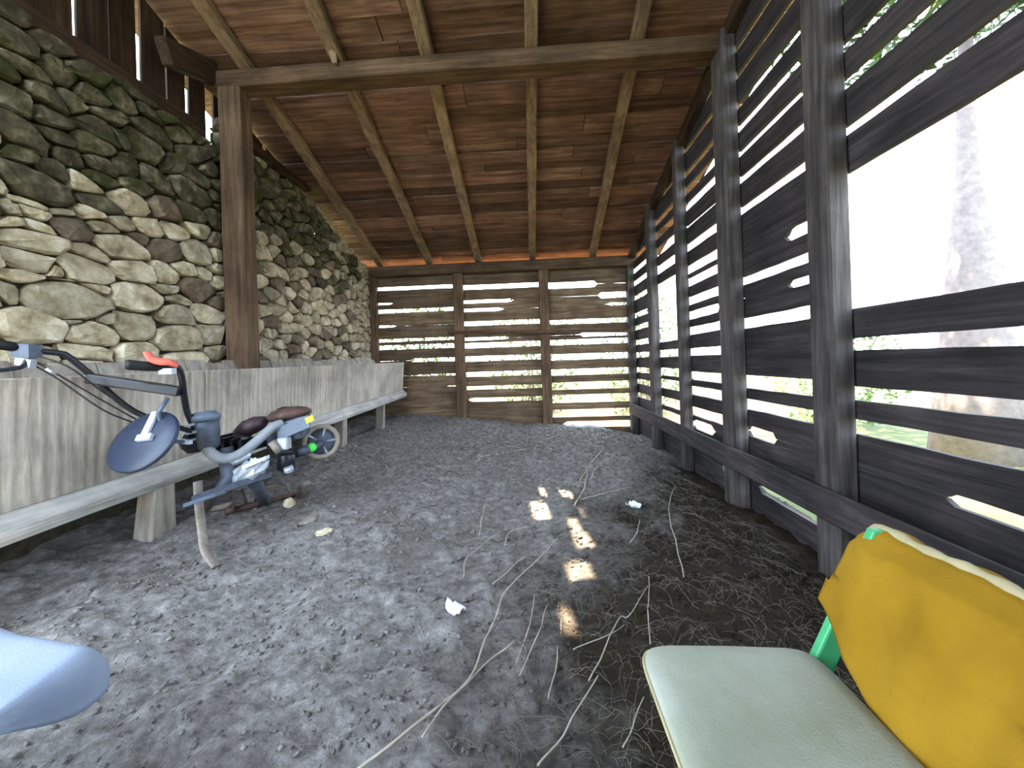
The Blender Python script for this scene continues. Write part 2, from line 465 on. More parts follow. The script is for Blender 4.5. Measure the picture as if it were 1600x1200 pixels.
# ---------------------------------------------------------------- slatted walls
def bay(parent, mat, place, u0, u1, zb, ztop, gaps, th=0.032, seed=0, jit=0.010):
    """boards between gaps; gap = (z_high, z_low, t_open0, t_open1)"""
    r = random.Random(seed)
    gs = sorted(gaps, key=lambda g: -g[0])
    def edges(g):
        zh, zl, a, b = g; c = (zh + zl) / 2; h = (zh - zl) / 2; s = r.random() * 99
        def m(t):
            k = min(1.0, max(0.0, (t - a) / 0.02 + 0.5)) * min(1.0, max(0.0, (b - t) / 0.02 + 0.5))
            return max(0.05, k)
        up = lambda t: c + h * m(t) + 0.006 * noise.noise(Vector((t * 5, s, 0)))
        dn = lambda t: c - h * m(t) + 0.006 * noise.noise(Vector((t * 5, s, 9)))
        return up, dn
    E = [edges(g) for g in gs]
    part = [g[2] >= 0 or g[3] <= 1 for g in gs]
    part = [a or b for a, b in zip([False] + part, part + [False])]
    top = ztop
    lows = [e[0] for e in E] + [lambda t: zb]
    highs = [top] + [e[1] for e in E]
    for lo, hi, fine in zip(lows, highs, part):
        f = lambda t, lo=lo, hi=hi: max(lo(t) + 0.003, min(hi(t), ztop(t)))
        if max(min(hi(t), ztop(t)) - lo(t) for t in (0.0, 0.5, 1.0)) < 0.015: continue
        mid = (lo(0.5) + f(0.5)) / 2
        o = plank(u0, u1, lo, f, place, th, n=28 if fine else 6, off=r.uniform(0, jit), tilt=r.uniform(-0.006, 0.006))
        o.build('plank', mat, parent)

# right wall
wall_right = structure(empty('wall_right', (XR, 4, -0.3)))
def pr(u, v, d): return (XR + d, u, v)
def yz(x, y_): p = onX(x, y_, XR); return p.z
def gR(x, lst):
    out = []
    for g in lst:
        a, b = (g[2], g[3]) if len(g) > 2 else (-1, 2)
        out.append((yz(x, g[0]), yz(x, g[1]), a, b))
    return out
PY = []   # posts: (near, far) along Y
XI = XR - 0.14
for xs, xf in ((1335, 1264), (1165, 1123), (1079, 1057), (1031, 1012)):
    PY.append((onX(xs, 500, XR).y, onX(xf, 500, XI).y))
PY.sort()
ztopR = lambda Y: rafter_z(Y) - 0.02
def bayR(ya, yb, gaps, seed, zb=-0.42):
    # t runs from the near end to the far end
    zmax = max(g[0] for g in gaps)
    k = zmax + 0.27
    extra = []
    while k < rafter_z(ya) + 0.1:
        extra.append((k + 0.03, k - 0.03, -1, 2)); k += 0.26
    ya, yb = ya - 0.05, yb + 0.05
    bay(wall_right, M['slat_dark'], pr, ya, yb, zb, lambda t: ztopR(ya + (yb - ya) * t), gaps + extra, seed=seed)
OPEN_T, OPEN_B = 2.44, 1.61
# near bay with the big opening: px read at the post edge
g = gR(1335, [(48, 66), (108, 128), (186, 202), (528, 548), (604, 625), (654, 678)])
g.append((yz(1600, 808), yz(1600, 831), -1, 0.55))
op_hi = yz(1335, 262); op_lo = yz(1335, 482)
bayR(1.42, PY[0][0], g + [(op_hi, op_lo, -1, 2)], 1)
# the bay behind the camera's right shoulder
bayR(0.0, 1.22, [(z + 0.04, z - 0.04, -1, 2) for z in (0.5, 0.95, 1.25, 1.6, 2.0, 2.35, 2.7, 3.05, 3.3)], 2)
bayR(-0.9, 0.0, [(z + 0.04, z - 0.04, -1, 2) for z in (0.5, 0.95, 1.25, 1.6, 2.0, 2.35, 2.7, 3.05, 3.3)], 12)
g = gR(1258, [(29, 42), (75, 89), (130, 143), (184, 200), (248, 264), (343, 366, -1, 0.4), (395, 411), (430, 444, -1, 0.42), (478, 499),
              (592, 618), (639, 660), (792, 812, 0.05, 0.85)])
g.append((yz(1170, 665), yz(1170, 682), 0.62, 0.98))
bayR(PY[0][1], PY[1][0], g, 3)
g = gR(1121, [(205, 219), (236, 252), (267, 283), (311, 315), (345, 360), (386, 403), (411, 426), (446, 461), (473, 488, 0.3, 2), (502, 516),
              (541, 554), (583, 598), (609, 625), (646, 662), (668, 685, 0.5, 1.0), (715, 732, -1, 0.3)])
bayR(PY[1][1], PY[2][0], g, 4)
g = gR(1057, [(308, 318), (331, 345), (360, 376), (393, 409), (426, 531), (545, 557), (576, 589), (595, 611), (625, 640), (647, 665)])
bayR(PY[2][1], PY[3][0], g, 5)
g = [(z + 0.05, z - 0.05, -1, 2) for z in (3.5, 3.2, 2.95, 2.7, 2.4, 2.05, 1.8, 1.5, 1.25, 0.95, 0.72, 0.45, 0.1)]
bayR(PY[3][1], 7.98, g, 6)
for i, (a, b) in enumerate([(1.22, 1.42)] + PY + [(7.86, 8.06)]):
    zt = rafter_z((a + b) / 2) - 0.02
    rings = []
    for k in range(9):
        z = -0.45 + (zt + 0.45) * k / 8
        e = 0.008 * noise.noise(Vector((z * 1.2, i * 7.0, 0)))
        rings.append([(XI + e, a, z), (XR - 0.001, a, z), (XR - 0.001, b, z), (XI + e, b, z)])
    bevel(MB().loft(rings).build('post', M['post_dark'], wall_right), 0.012, 1)
# sill beam along the foot of the right wall
rings = []
for k in range(14):
    Y = -0.8 + 8.6 * k / 13
    zt = yz(1600, 866) + (yz(1275, 734) - yz(1600, 866)) * (Y - 1.62) / 1.2 * 0.25
    e = 0.01 * noise.noise(Vector((Y, 4, 0)))
    x0 = XI - 0.07 + e
    rings.append([(x0, Y, zt - 0.22), (XI - 0.002, Y, zt - 0.22), (XI - 0.002, Y, zt - 0.02), (x0, Y, zt + e)])
bevel(MB().loft(rings).build('sill_beam', M['slat_dark'], wall_right), 0.015, 1)

# back wall
wall_back = structure(empty('wall_back', (-0.6, YB, 0)))
def pb(u, v, d): return (u, YB + 0.0 + d, v)
def c5(cx, cy): return onY(540 + cx / 3.077, 380 + cy / 3.077, YB)
def gB(cx, lst):
    out = []
    for g in lst:
        zc = c5(cx, g[0]).z; h = g[1] / 3.077 * YB / 600 / 2 * 0.88
        a, b = (g[2], g[3]) if len(g) > 2 else (-1, 2)
        out.append((zc + h, zc - h, a, b))
    return out
xb = [onY(594, 520, YB).x, onY(719, 520, YB).x, onY(852, 520, YB).x, XR]
ztb = lambda t: 3.06
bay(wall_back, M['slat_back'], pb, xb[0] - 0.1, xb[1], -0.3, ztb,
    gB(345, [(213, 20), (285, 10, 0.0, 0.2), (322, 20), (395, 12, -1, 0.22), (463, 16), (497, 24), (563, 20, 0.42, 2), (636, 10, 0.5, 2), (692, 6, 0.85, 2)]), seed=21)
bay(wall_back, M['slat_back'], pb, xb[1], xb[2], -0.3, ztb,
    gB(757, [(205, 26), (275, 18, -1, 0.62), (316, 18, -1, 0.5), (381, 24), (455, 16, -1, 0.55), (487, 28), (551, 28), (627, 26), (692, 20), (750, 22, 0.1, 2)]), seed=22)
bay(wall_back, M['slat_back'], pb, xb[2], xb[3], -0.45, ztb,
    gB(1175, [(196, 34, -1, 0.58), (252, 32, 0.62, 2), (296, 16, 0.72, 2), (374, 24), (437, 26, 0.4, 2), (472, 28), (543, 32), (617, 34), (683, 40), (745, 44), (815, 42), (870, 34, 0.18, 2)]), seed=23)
# posts of the back wall, a rail across two of them, the wall plate
for i, (cx0, cx1) in enumerate(((105, 165), (527, 575), (935, 982))):
    x0 = c5(cx0, 450).x; x1 = c5(cx1, 450).x
    rings = []
    for k in range(9):
        z = -0.3 + 3.36 * k / 8
        e = 0.022 * noise.noise(Vector((z * 1.1, i * 5.0 + 2, 0))) if i == 2 else 0.008 * noise.noise(Vector((z, i, 0)))
        rings.append([(x0 + e, 7.86, z), (x1 + e, 7.86, z), (x1 + e, 7.995, z), (x0 + e, 7.995, z)])
    bevel(MB().loft(rings).build('post', M['post'], wall_back), 0.012, 1)
a, b = c5(500, 432), c5(1370, 425)
bevel(MB().obox((a + b) / 2 + Vector((0, -0.17, 0)), (b - a) / 2, (0, 0.028, 0), (0, 0, 0.03)).build('rail', M['beam_x'], wall_back), 0.008, 1)
rings = []
for k in range(10):
    X = -3.4 + 5.6 * k / 9
    e = 0.012 * noise.noise(Vector((X, 31, 0)))
    rings.append([(X, 7.84 + e, 3.06 + e), (X, 8.04, 3.06 + e), (X, 8.04, 3.27), (X, 7.84 + e, 3.27)])
bevel(MB().loft(rings).build('wall_plate', M['beam_x'], wall_back), 0.015, 1)

# unseen wall added to cut light on the right floor; left stays open
wall_front_added = structure(empty('wall_front_added', (0.4, -0.95, -0.3)))
for k in range(17):
    xa = -1.47 + 0.215 * k
    MB().box((xa, -0.96, -0.45), (xa + 0.208, -0.93, roof_z(-0.9) - 0.03)).build('board', M['board_up'], wall_front_added)

# ---------------------------------------------------------------- left stone wall
wall_left = structure(empty('wall_left', (XL, 3.5, -0.2)))
def stone_top(Y): return min(3.66 if Y < 4.2 else 3.86, rafter_z(Y) - 0.06) + 0.05 * noise.noise(Vector((Y * 2, 3, 0)))
MB().box((XL - 0.5, YL0, -0.3), (XL - 0.03, 8.0, 3.1)).build('rubble_core', M['mortar'], wall_left)
MB().box((XL - 0.5, YL0, 3.1), (XL - 0.04, 6.0, 3.60)).build('rubble_core', M['mortar'], wall_left)
seeds = []   # (Y, z, weight, aspect, kind)
def s4(cx, cy, w, h):
    p = onX(cx / 4.0, 270 + cy / 4.0, XL); q = onX((cx + w / 2) / 4.0, 270 + cy / 4.0, XL); r_ = onX(cx / 4.0, 270 + (cy - h / 2) / 4.0, XL)
    seeds.append([p.y, p.z, max(0.03, (q.y - p.y)), max(0.02, r_.z - p.z)])
for a in ((215, 85, 480, 190), (545, 80, 220, 60), (810, 190, 210, 160), (620, 190, 170, 120), (1020, 225, 170, 130), (1190, 120, 260, 150), (1200, 270, 180, 100), (25, 225, 70, 80),
          (195, 190, 180, 45), (200, 255, 200, 60), (70, 310, 120, 70), (200, 335, 190, 60), (450, 345, 240, 140), (370, 250, 120, 40), (550, 260, 80, 55), (640, 350, 150, 100), (750, 320, 100, 90),
          (930, 345, 240, 80), (850, 410, 130, 45), (1080, 370, 140, 120), (1240, 345, 120, 110), (190, 430, 400, 110), (740, 460, 330, 130), (1030, 485, 220, 120), (1220, 500, 180, 150), (180, 555, 240, 160),
          (335, 605, 90, 130), (530, 610, 340, 170), (570, 505, 260, 55), (830, 620, 230, 130), (1020, 640, 150, 130), (1150, 600, 150, 80), (1260, 630, 110, 60), (140, 655, 270, 60), (390, 705, 120, 50), (570, 715, 240, 40),
          (60, 740, 150, 100), (400, 800, 620, 180), (860, 780, 380, 160), (1220, 730, 240, 110), (1110, 795, 100, 45), (1040, 722, 140, 30), (170, 960, 360, 250), (430, 920, 190, 40), (650, 935, 150, 30), (560, 1010, 320, 140),
          (850, 960, 230, 220), (1090, 900, 330, 110), (1290, 880, 140, 100), (1110, 1030, 330, 180), (1310, 1020, 110, 150), (520, 1120, 260, 90), (860, 1130, 300, 90), (1150, 1170, 300, 100), (200, 1150, 300, 100)):
    s4(*a)
def s47(cx, cy, w, h):
    k = 4.0 / 4.706
    s4(cx * k, (90 - 270) * 4 + cy * k, w * k, h * k)
for a in ((640, 640, 230, 130), (350, 440, 300, 110), (300, 260, 300, 160), (640, 280, 120, 200), (90, 300, 160, 180), (120, 560, 260, 200), (120, 720, 240, 110), (330, 830, 260, 60), (850, 560, 100, 80), (1080, 410, 150, 80),
          (1050, 650, 300, 170), (1300, 560, 150, 140), (1420, 720, 150, 140), (1250, 790, 120, 190), (1420, 900, 200, 170), (1120, 900, 130, 150), (920, 820, 160, 100), (720, 790, 200, 100), (550, 750, 150, 80), (200, 120, 200, 120),
          (420, 120, 200, 120), (600, 90, 180, 100), (440, 580, 120, 90), (60, 120, 120, 100), (770, 430, 160, 110), (900, 330, 150, 90), (1230, 480, 120, 80), (480, 330, 100, 120), (1500, 800, 110, 120), (1500, 560, 100, 100)):
    s47(*a)
nman = len(seeds)
r2 = random.Random(5)
def far_enough(Y, z, dy, dz):
    for s in seeds:
        if abs(s[0] - Y) / (dy + s[2] * 0.8) < 1 and abs(s[1] - z) / (dz + s[3] * 0.8) < 1:
            e = math.hypot((s[0] - Y) / (dy + s[2] * 0.9), (s[1] - z) / (dz + s[3] * 0.9))
            if e < 1: return False
    return True
for _ in range(9000):
    Y = r2.uniform(YL0 + 0.05, 7.98)
    z = r2.uniform(0.72, 3.95)
    if z > stone_top(Y) + 0.03: continue
    if Y > 4.15: dy, dz = (0.105, 0.07) if r2.random() < 0.5 else (0.085, 0.085)
    else: dy, dz = r2.choice(((0.16, 0.08), (0.11, 0.06), (0.2, 0.1)))
    if far_enough(Y, z, dy, dz): seeds.append([Y, z, dy, dz])
# power cells in a space stretched so that stones come out flat
AN = 1.75
pts = [(s[0] / AN, s[1], (s[2] / AN * s[3])) for s in seeds]
def clip(poly, nx, ny, d):
    out = []
    for i in range(len(poly)):
        p, q = poly[i], poly[(i + 1) % len(poly)]
        a = p[0] * nx + p[1] * ny - d; b = q[0] * nx + q[1] * ny - d
        if a <= 0: out.append(p)
        if (a < 0 < b) or (b < 0 < a):
            t = a / (a - b); out.append((p[0] + (q[0] - p[0]) * t, p[1] + (q[1] - p[1]) * t))
    return out
stones = []
for i, (u, v, w) in enumerate(pts):
    poly = [(u - 0.4, v - 0.4), (u + 0.4, v - 0.4), (u + 0.4, v + 0.4), (u - 0.4, v + 0.4)]
    for j, (u2, v2, w2) in enumerate(pts):
        if i == j: continue
        dx, dy = u2 - u, v2 - v
        if dx * dx + dy * dy > 0.7: continue
        d = (u2 * u2 + v2 * v2 - w2 - u * u - v * v + w) / 2
        poly = clip(poly, dx, dy, d)
        if len(poly) < 3: break
    if len(poly) < 3: continue
    Yc = seeds[i][0]
    top = stone_top(Yc) + 0.02
    poly = clip(poly, 0, 1, top)
    poly = clip(poly, 1, 0, 7.98 / AN)
    poly = clip(poly, -1, 0, -YL0 / AN)
    if len(poly) < 3: continue
    poly = [(a * AN, b) for a, b in poly]
    A = 0.5 * abs(sum(poly[k][0] * poly[(k + 1) % len(poly)][1] - poly[(k + 1) % len(poly)][0] * poly[k][1] for k in range(len(poly))))
    if A < 0.0018: continue
    stones.append((i, poly, A))
def stone_mesh(poly, seed, mb):
    r = random.Random(seed)
    for _ in range(1):
        q = []
        for k in range(len(poly)):
            p, n = poly[k], poly[(k + 1) % len(poly)]
            c = r.uniform(0.14, 0.3)
            q.append((p[0] + (n[0] - p[0]) * c, p[1] + (n[1] - p[1]) * c)); c = r.uniform(0.14, 0.3)
            q.append((n[0] + (p[0] - n[0]) * c, n[1] + (p[1] - n[1]) * c))
        poly = q
    # drop points that nearly coincide
    q = []
    for p in poly:
        if not q or math.hypot(p[0] - q[-1][0], p[1] - q[-1][1]) > 0.012: q.append(p)
    poly = q
    if len(poly) < 4: return False
    cx = sum(p[0] for p in poly) / len(poly); cz = sum(p[1] for p in poly) / len(poly)
    size = math.sqrt(max(1e-4, (max(p[0] for p in poly) - min(p[0] for p in poly)) * (max(p[1] for p in poly) - min(p[1] for p in poly))))
    pr_ = r.uniform(0.015, 0.055) + 0.06 * min(size, 0.3)
    ta, tb = r.uniform(-0.16, 0.16), r.uniform(-0.22, 0.18)
    rings = []
    for sc_, dep, jit in ((1.0, -0.06, 0), (1.0, pr_ * 0.45, 0.05), (0.84, pr_ * 0.95, 0.10)):
        ring = []
        for p in poly:
            du, dv = p[0] - cx, p[1] - cz; L = math.hypot(du, dv) or 1
            k = sc_ * max(0.3, (L - 0.007) / L) * (1 + r.uniform(-jit, jit))
            x = dep + (ta * du + tb * dv) * (dep > 0) + (r.uniform(-0.010, 0.010) if dep > 0 else 0)
            ring.append((XL + x, cx + du * k, cz + dv * k))
        rings.append(ring)
    o = len(mb.v); n = len(poly)
    for rg in rings: mb.v += [Vector(p) for p in rg]
    mb.v.append(Vector((XL + pr_ * 1.02 + r.uniform(-0.006, 0.01), cx, cz)))
    for a in range(2):
        for k in range(n):
            mb.f.append([o + a * n + k, o + a * n + (k + 1) % n, o + (a + 1) * n + (k + 1) % n, o + (a + 1) * n + k])
    for k in range(n): mb.f.append([o + 2 * n + k, o + 2 * n + (k + 1) % n, o + 3 * n])
    return True
def seen_area(i, A):
    Y, z = seeds[i][0], seeds[i][1]
    d = Vector((XL, Y, z)) - cam.location
    u = math.hypot(XL, Y)
    inview = Y > 2.2 and z > 1.05
    return A * abs(XL) / d.length ** 3 * (1.0 if inview else 0.01)
stones.sort(key=lambda s: -seen_area(s[0], s[2]))
r3 = random.Random(9)
rest = MB()
for n, (i, poly, A) in enumerate(stones):
    Y, z = seeds[i][0], seeds[i][1]
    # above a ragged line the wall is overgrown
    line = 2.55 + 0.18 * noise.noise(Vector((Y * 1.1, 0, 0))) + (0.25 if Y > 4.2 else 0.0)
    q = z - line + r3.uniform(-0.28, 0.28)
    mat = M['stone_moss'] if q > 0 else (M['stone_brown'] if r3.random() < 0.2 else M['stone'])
    if n < 298:
        mb = MB()
        if stone_mesh(poly, i * 13 + 1, mb):
            mb.build('stone', mat, wall_left)
    else: stone_mesh(poly, i * 13 + 1, rest)
if rest.v:
    o = rest.build('rubble_stones', M['stone'], wall_left); o['kind'] = 'stuff'

# post, log on the wall head, brace, gable boards
rings = []
for k in range(9):
    z = 0.3 + 4.0 * k / 8
    e = 0.010 * noise.noise(Vector((z, 77, 0)))
    rings.append([(-3.31 + e, 3.99, z), (-3.06 + e, 3.99, z), (-3.06 + e, 4.19, z), (-3.31 + e, 4.19, z)])
bevel(MB().loft(rings).build('post', M['post'], wall_left), 0.014, 1)
bevel(MB().loft([[(-3.56, Y, 3.60), (-3.40, Y, 3.60), (-3.42, Y, 3.80 + 0.03 * (Y - 2)), (-3.56, Y, 3.80 + 0.03 * (Y - 2))] for Y in (YL0, 2.0, 2.6, 3.2, 3.97)]).build('head_beam', M['beam_y'], wall_left), 0.02, 1)
bevel(MB().loft([[(-3.54, Y, 4.0), (-3.42, Y, 4.0), (-3.42, Y, 4.10), (-3.54, Y, 4.10)] for Y in (4.2, 5.0, 5.6, 5.95)]).build('head_rail', M['beam_y'], wall_left), 0.015, 1)
mb = MB()
d = Vector((0, 0.62, 0.24)); pc = Vector((-3.36, 3.74, 4.34)); nrm = Vector((0, -0.24, 0.62)).normalized()
bevel(mb.obox(pc, d * 0.5, (0.055, 0, 0), nrm * 0.12).build('brace', M['beam_y'], wall_left), 0.015, 1)
gx = [(60, 3), (118, 6), (172, 3), (216, 7), (258, 5), (290, 5), (319, 15), (350, 4), (389, 3), (411, 5), (428, 4), (446, 3), (462, 3)]
GX = XL - 0.16
gy = []
for x, w in gx:
    p = onX(x, 120 if x < 340 else 215, GX); q = onX(x + w, 120 if x < 340 else 215, GX)
    gy.append((p.y, q.y))
edges_ = [(YL0, YL0)] + [(a, a + 0.008) for a in [YL0 + 0.24 * k for k in range(1, 14)] if a < gy[0][0] - 0.1] + gy + [(6.1, 6.1)]
for k in range(len(edges_) - 1):
    a0, a1 = edges_[k][1], edges_[k + 1][0]
    if a1 - a0 < 0.03: continue
    taper = 0.35 if k % 2 else 0.8
    zt0, zt1 = roof_z(a0) - 0.005, roof_z(a1) - 0.005
    g0 = (edges_[k][1] - edges_[k][0]) * 0.5
    off = 0.012 * (k % 2)
    low0 = 3.45
    mb = MB()
    mb.quadbox([(GX - off, a0 - g0 * taper, low0), (GX - off - 0.022, a0 - g0 * taper, low0), (GX - off - 0.022, a1, low0), (GX - off, a1, low0),
                (GX - off, a0, zt0), (GX - off - 0.022, a0, zt0), (GX - off - 0.022, a1, zt1), (GX - off, a1, zt1)])
    mb.build('board', M['board_up'], wall_left)

# ---------------------------------------------------------------- floor
def grid_floor():
    xs = []; x = -3.45
    while x < 2.6: xs.append(x); x += 0.045
    ys = []; y = -1.6
    while y < 8.15: ys.append(y); y += 0.035 if 0.8 < y < 4.5 else 0.06
    mb = MB()
    nx = len(xs)
    for y in ys:
        for x in xs:
            z = floor_zn(x, y) + 0.013 * noise.noise(Vector((x * 15, y * 15, 1))) - 0.03 * max(0.0, noise.noise(Vector((x * 9, y * 9, 8))) - 0.25)
            mb.v.append(Vector((x, y, z)))
    for j in range(len(ys) - 1):
        for i in range(nx - 1):
            a = j * nx + i; mb.f.append([a, a + 1, a + nx + 1, a + nx])
    return mb
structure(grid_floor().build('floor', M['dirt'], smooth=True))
structure(MB().box((-5.5, 8.75, -0.64), (6.5, 19.0, -0.60)).build('path', M['path']))
structure(MB().box((-60, -60, -0.75), (60, 60, -0.62)).build('ground', M['grass']))

# ---------------------------------------------------------------- feeding trough along the stone wall
def tx(Y): return -2.76 + 0.022 * (Y - 2)
def tzb(Y): return 0.50 + 0.036 * (Y - 2)
def tzt(Y): return 1.20 + 0.010 * (Y - 2)
trough = tag(empty('feeding_trough', (-2.9, 4.2, 0.0)), 'long grey wooden feeding trough on legs along the stone wall', 'trough')
YT0, YT1 = 1.4, 7.7
# front: three long sawn boards end to end
cuts = [YT0, 3.05, 5.4, YT1]
for a, b in zip(cuts[:-1], cuts[1:]):
    rings = []
    for k in range(9):
        Y = a + 0.003 + (b - a - 0.006) * k / 8
        e = 0.006 * noise.noise(Vector((Y, 12, 0)))
        rings.append([(tx(Y) + 0.035 + e, Y, tzt(Y) + e), (tx(Y) - 0.005, Y, tzt(Y) + e), (tx(Y) - 0.045, Y, tzb(Y)), (tx(Y) - 0.005 + e, Y, tzb(Y))])
    bevel(MB().loft(rings).build('front_board', M['trough'], trough), 0.006, 1)
# dusty ledge plank the front stands on
for a, b in ((YT0, 4.2), (4.21, YT1)):
    rings = []
    for k in range(8):
        Y = a + (b - a) * k / 7
        e = 0.012 * noise.noise(Vector((Y * 1.2, 15, 0)))
        rings.append([(tx(Y) - 0.12, Y, tzb(Y) - 0.14), (tx(Y) + 0.06 + e, Y, tzb(Y) - 0.15 + e), (tx(Y) + 0.085 + e, Y, tzb(Y) - 0.085), (tx(Y) - 0.0, Y, tzb(Y) - 0.0), (tx(Y) - 0.12, Y, tzb(Y) - 0.0)])
    bevel(MB().loft(rings).build('ledge', M['ledge'], trough), 0.01, 1)
# floor of the trough and the leaning boards at its back
MB().loft([[(tx(Y) - 0.05, Y, tzb(Y) - 0.02), (XL + 0.08, Y, tzb(Y) - 0.02), (XL + 0.08, Y, tzb(Y) + 0.02), (tx(Y) - 0.05, Y, tzb(Y) + 0.02)] for Y in (YT0, 3, 5, YT1)]).build('bottom', M['trough_z'], trough)
Y = YT0
r4 = random.Random(3)
while Y < YT1 - 0.05:
    w = r4.uniform(0.17, 0.27); b = min(Y + w, YT1)
    h = tzt(Y) + 0.085 + r4.uniform(-0.02, 0.03)
    x0, x1 = XL + 0.16, XL + 0.42
    MB().quadbox([(x1, Y + 0.004, tzb(Y) + 0.0), (x1 + 0.025, Y + 0.004, tzb(Y)), (x1 + 0.025, b - 0.004, tzb(Y)), (x1, b - 0.004, tzb(Y)),
                  (x0, Y + 0.004, h), (x0 + 0.025, Y + 0.004, h), (x0 + 0.025, b - 0.004, h), (x0, b - 0.004, h)]).build('back_board', M['trough_z'], trough)
    Y = b
for Y in (YT0 + 0.01, YT1 - 0.03):
    MB().quadbox([(XL + 0.45, Y, tzb(Y)), (tx(Y) - 0.03, Y, tzb(Y)), (tx(Y) - 0.03, Y + 0.022, tzb(Y)), (XL + 0.45, Y + 0.022, tzb(Y)),
                  (XL + 0.22, Y, tzt(Y) - 0.03), (tx(Y) - 0.005, Y, tzt(Y) - 0.03), (tx(Y) - 0.005, Y + 0.022, tzt(Y) - 0.03), (XL + 0.22, Y + 0.022, tzt(Y) - 0.03)]).build('end_board', M['trough_z'], trough)
for Y, w in ((1.6, 0.09), (2.66, 0.10), (5.25, 0.07), (6.6, 0.055)):
    xo = tx(Y) + 0.055
    zf = floor_zn(xo, Y) - 0.05
    bevel(MB().quadbox([(xo - 0.17, Y - w, zf), (xo - 0.02, Y - w, zf), (xo - 0.02, Y + w, zf), (xo - 0.17, Y + w, zf),
                        (xo - 0.13, Y - w * 0.8, tzb(Y) - 0.13), (xo, Y - w * 0.8, tzb(Y) - 0.13), (xo, Y + w * 0.8, tzb(Y) - 0.13), (xo - 0.13, Y + w * 0.8, tzb(Y) - 0.13)]).build('leg', M['trough_z'], trough), 0.01, 1)
    MB().box((XL + 0.1, Y - 0.045, tzb(Y) - 0.135), (xo - 0.05, Y + 0.045, tzb(Y) - 0.022)).build('bearer', M['trough_z'], trough)

# ---------------------------------------------------------------- walk-behind tiller
def T(x, y_, Y): return onY(x, y_, Y)
def px2m(n, Y): return n / 600.0 * Y
til = tag(empty('rotary_tiller', onfloor(330, 885)), 'dismantled black walk-behind tiller leaning beside the long wooden trough', 'tiller')
VUP = Vector((0, 0, 1))
def smooth_line(P, n=6):
    P = [Vector(p) for p in P]; out = []
    for i in range(len(P) - 1):
        p0, p1, p2, p3 = P[max(i - 1, 0)], P[i], P[i + 1], P[min(i + 2, len(P) - 1)]
        for k in range(n):
            t = k / n
            out.append(0.5 * ((2 * p1) + (p2 - p0) * t + (2 * p0 - 5 * p1 + 4 * p2 - p3) * t * t + (3 * p1 - p0 - 3 * p2 + p3) * t ** 3))
    out.append(P[-1]); return out
# far handlebar
h1 = MB().tube(smooth_line([T(306, 676, 2.45), T(210, 643, 2.32), T(141, 585, 2.18), T(106, 557, 2.10), T(93, 552, 2.07), T(49, 547, 1.98), T(28, 543, 1.95)]), 0.017, 10).build('handlebar', M['black'], til, True)
MB().tube([T(30, 543, 1.95), T(-5, 538, 1.88), T(-40, 534, 1.82)], [0.026, 0.027, 0.027], 10).build('grip', M['rubber'], h1, True)
MB().obox(T(42, 548, 1.965), (0.035, 0.012, -0.005), (0, 0.03, 0), (0, 0, 0.038)).build('clamp', M['steel'], h1)
MB().tube(smooth_line([T(44, 556, 1.96), T(36, 572, 1.93), T(15, 577, 1.88), T(-20, 580, 1.82)]), 0.011, 8).build('brake_lever', M['black'], h1, True)
MB().obox(T(40, 566, 1.955), (0.045, 0, -0.012), (0, 0.014, 0), (0.005, 0, 0.022)).build('lever_housing', M['alu'], h1)
for k, (a, b, c, e) in enumerate((((52, 563), (95, 588), (150, 620), (212, 655)), ((48, 568), (90, 592), (160, 640), (208, 660)), ((60, 556), (110, 575), (160, 612), (220, 650)))):
    MB().tube(smooth_line([T(*a, 1.97), T(*b, 2.03), T(*c, 2.14), T(*e, 2.28)]), 0.0045, 6).build('cable', M['rubber'], til, True)
for a, b in (((42, 556), (54, 564)), ((72, 576), (87, 584))):
    MB().tube([T(*a, 1.955), T(*b, 1.985)], 0.009, 6).build('cable_end', M['alu'], til, True)
# near handlebar
h2 = MB().tube(smooth_line([T(304, 668, 2.46), T(293, 645, 2.43), T(288, 620, 2.40), T(284, 590, 2.36), T(278, 575, 2.33), T(262, 573, 2.29), T(248, 573, 2.26)]), 0.019, 10).build('handlebar', M['black'], til, True)
MB().tube([T(252, 573, 2.27), T(225, 572, 2.2), T(200, 570, 2.13), T(195, 570, 2.12)], [0.028, 0.029, 0.031, 0.024], 12).build('grip', M['rubber'], h2, True)
MB().obox(T(262, 580, 2.28), (0.03, 0.012, 0), (0, 0.018, 0), (0, 0, 0.018)).build('clamp', M['alu'], h2)
MB().tube(smooth_line([T(229, 549, 2.2), T(236, 559, 2.215), T(250, 565, 2.24), T(264, 566, 2.27), T(277, 571, 2.31)]), [0.022, 0.026, 0.026, 0.024, 0.02] + [0.021] * 20, 8, flat=0.55).build('clutch_lever', M['red'], h2, True) if False else None
lv = smooth_line([T(229, 549, 2.2), T(236, 560, 2.215), T(250, 565, 2.24), T(264, 566, 2.27), T(277, 571, 2.31)])
MB().tube(lv, [0.022 + 0.006 * math.sin(math.pi * i / (len(lv) - 1)) for i in range(len(lv))], 8, flat=0.6).build('clutch_lever', M['red'], h2, True)
# flat panel between the bars
a, b = T(140, 591, 2.18), T(284, 612, 2.37)
ax = (b - a) / 2; nrm = ax.cross(VUP).normalized(); up2 = nrm.cross(ax).normalized()
bevel(MB().obox((a + b) / 2, ax, nrm * 0.05, up2 * 0.03).build('cross_panel', M['black'], til), 0.01, 2)
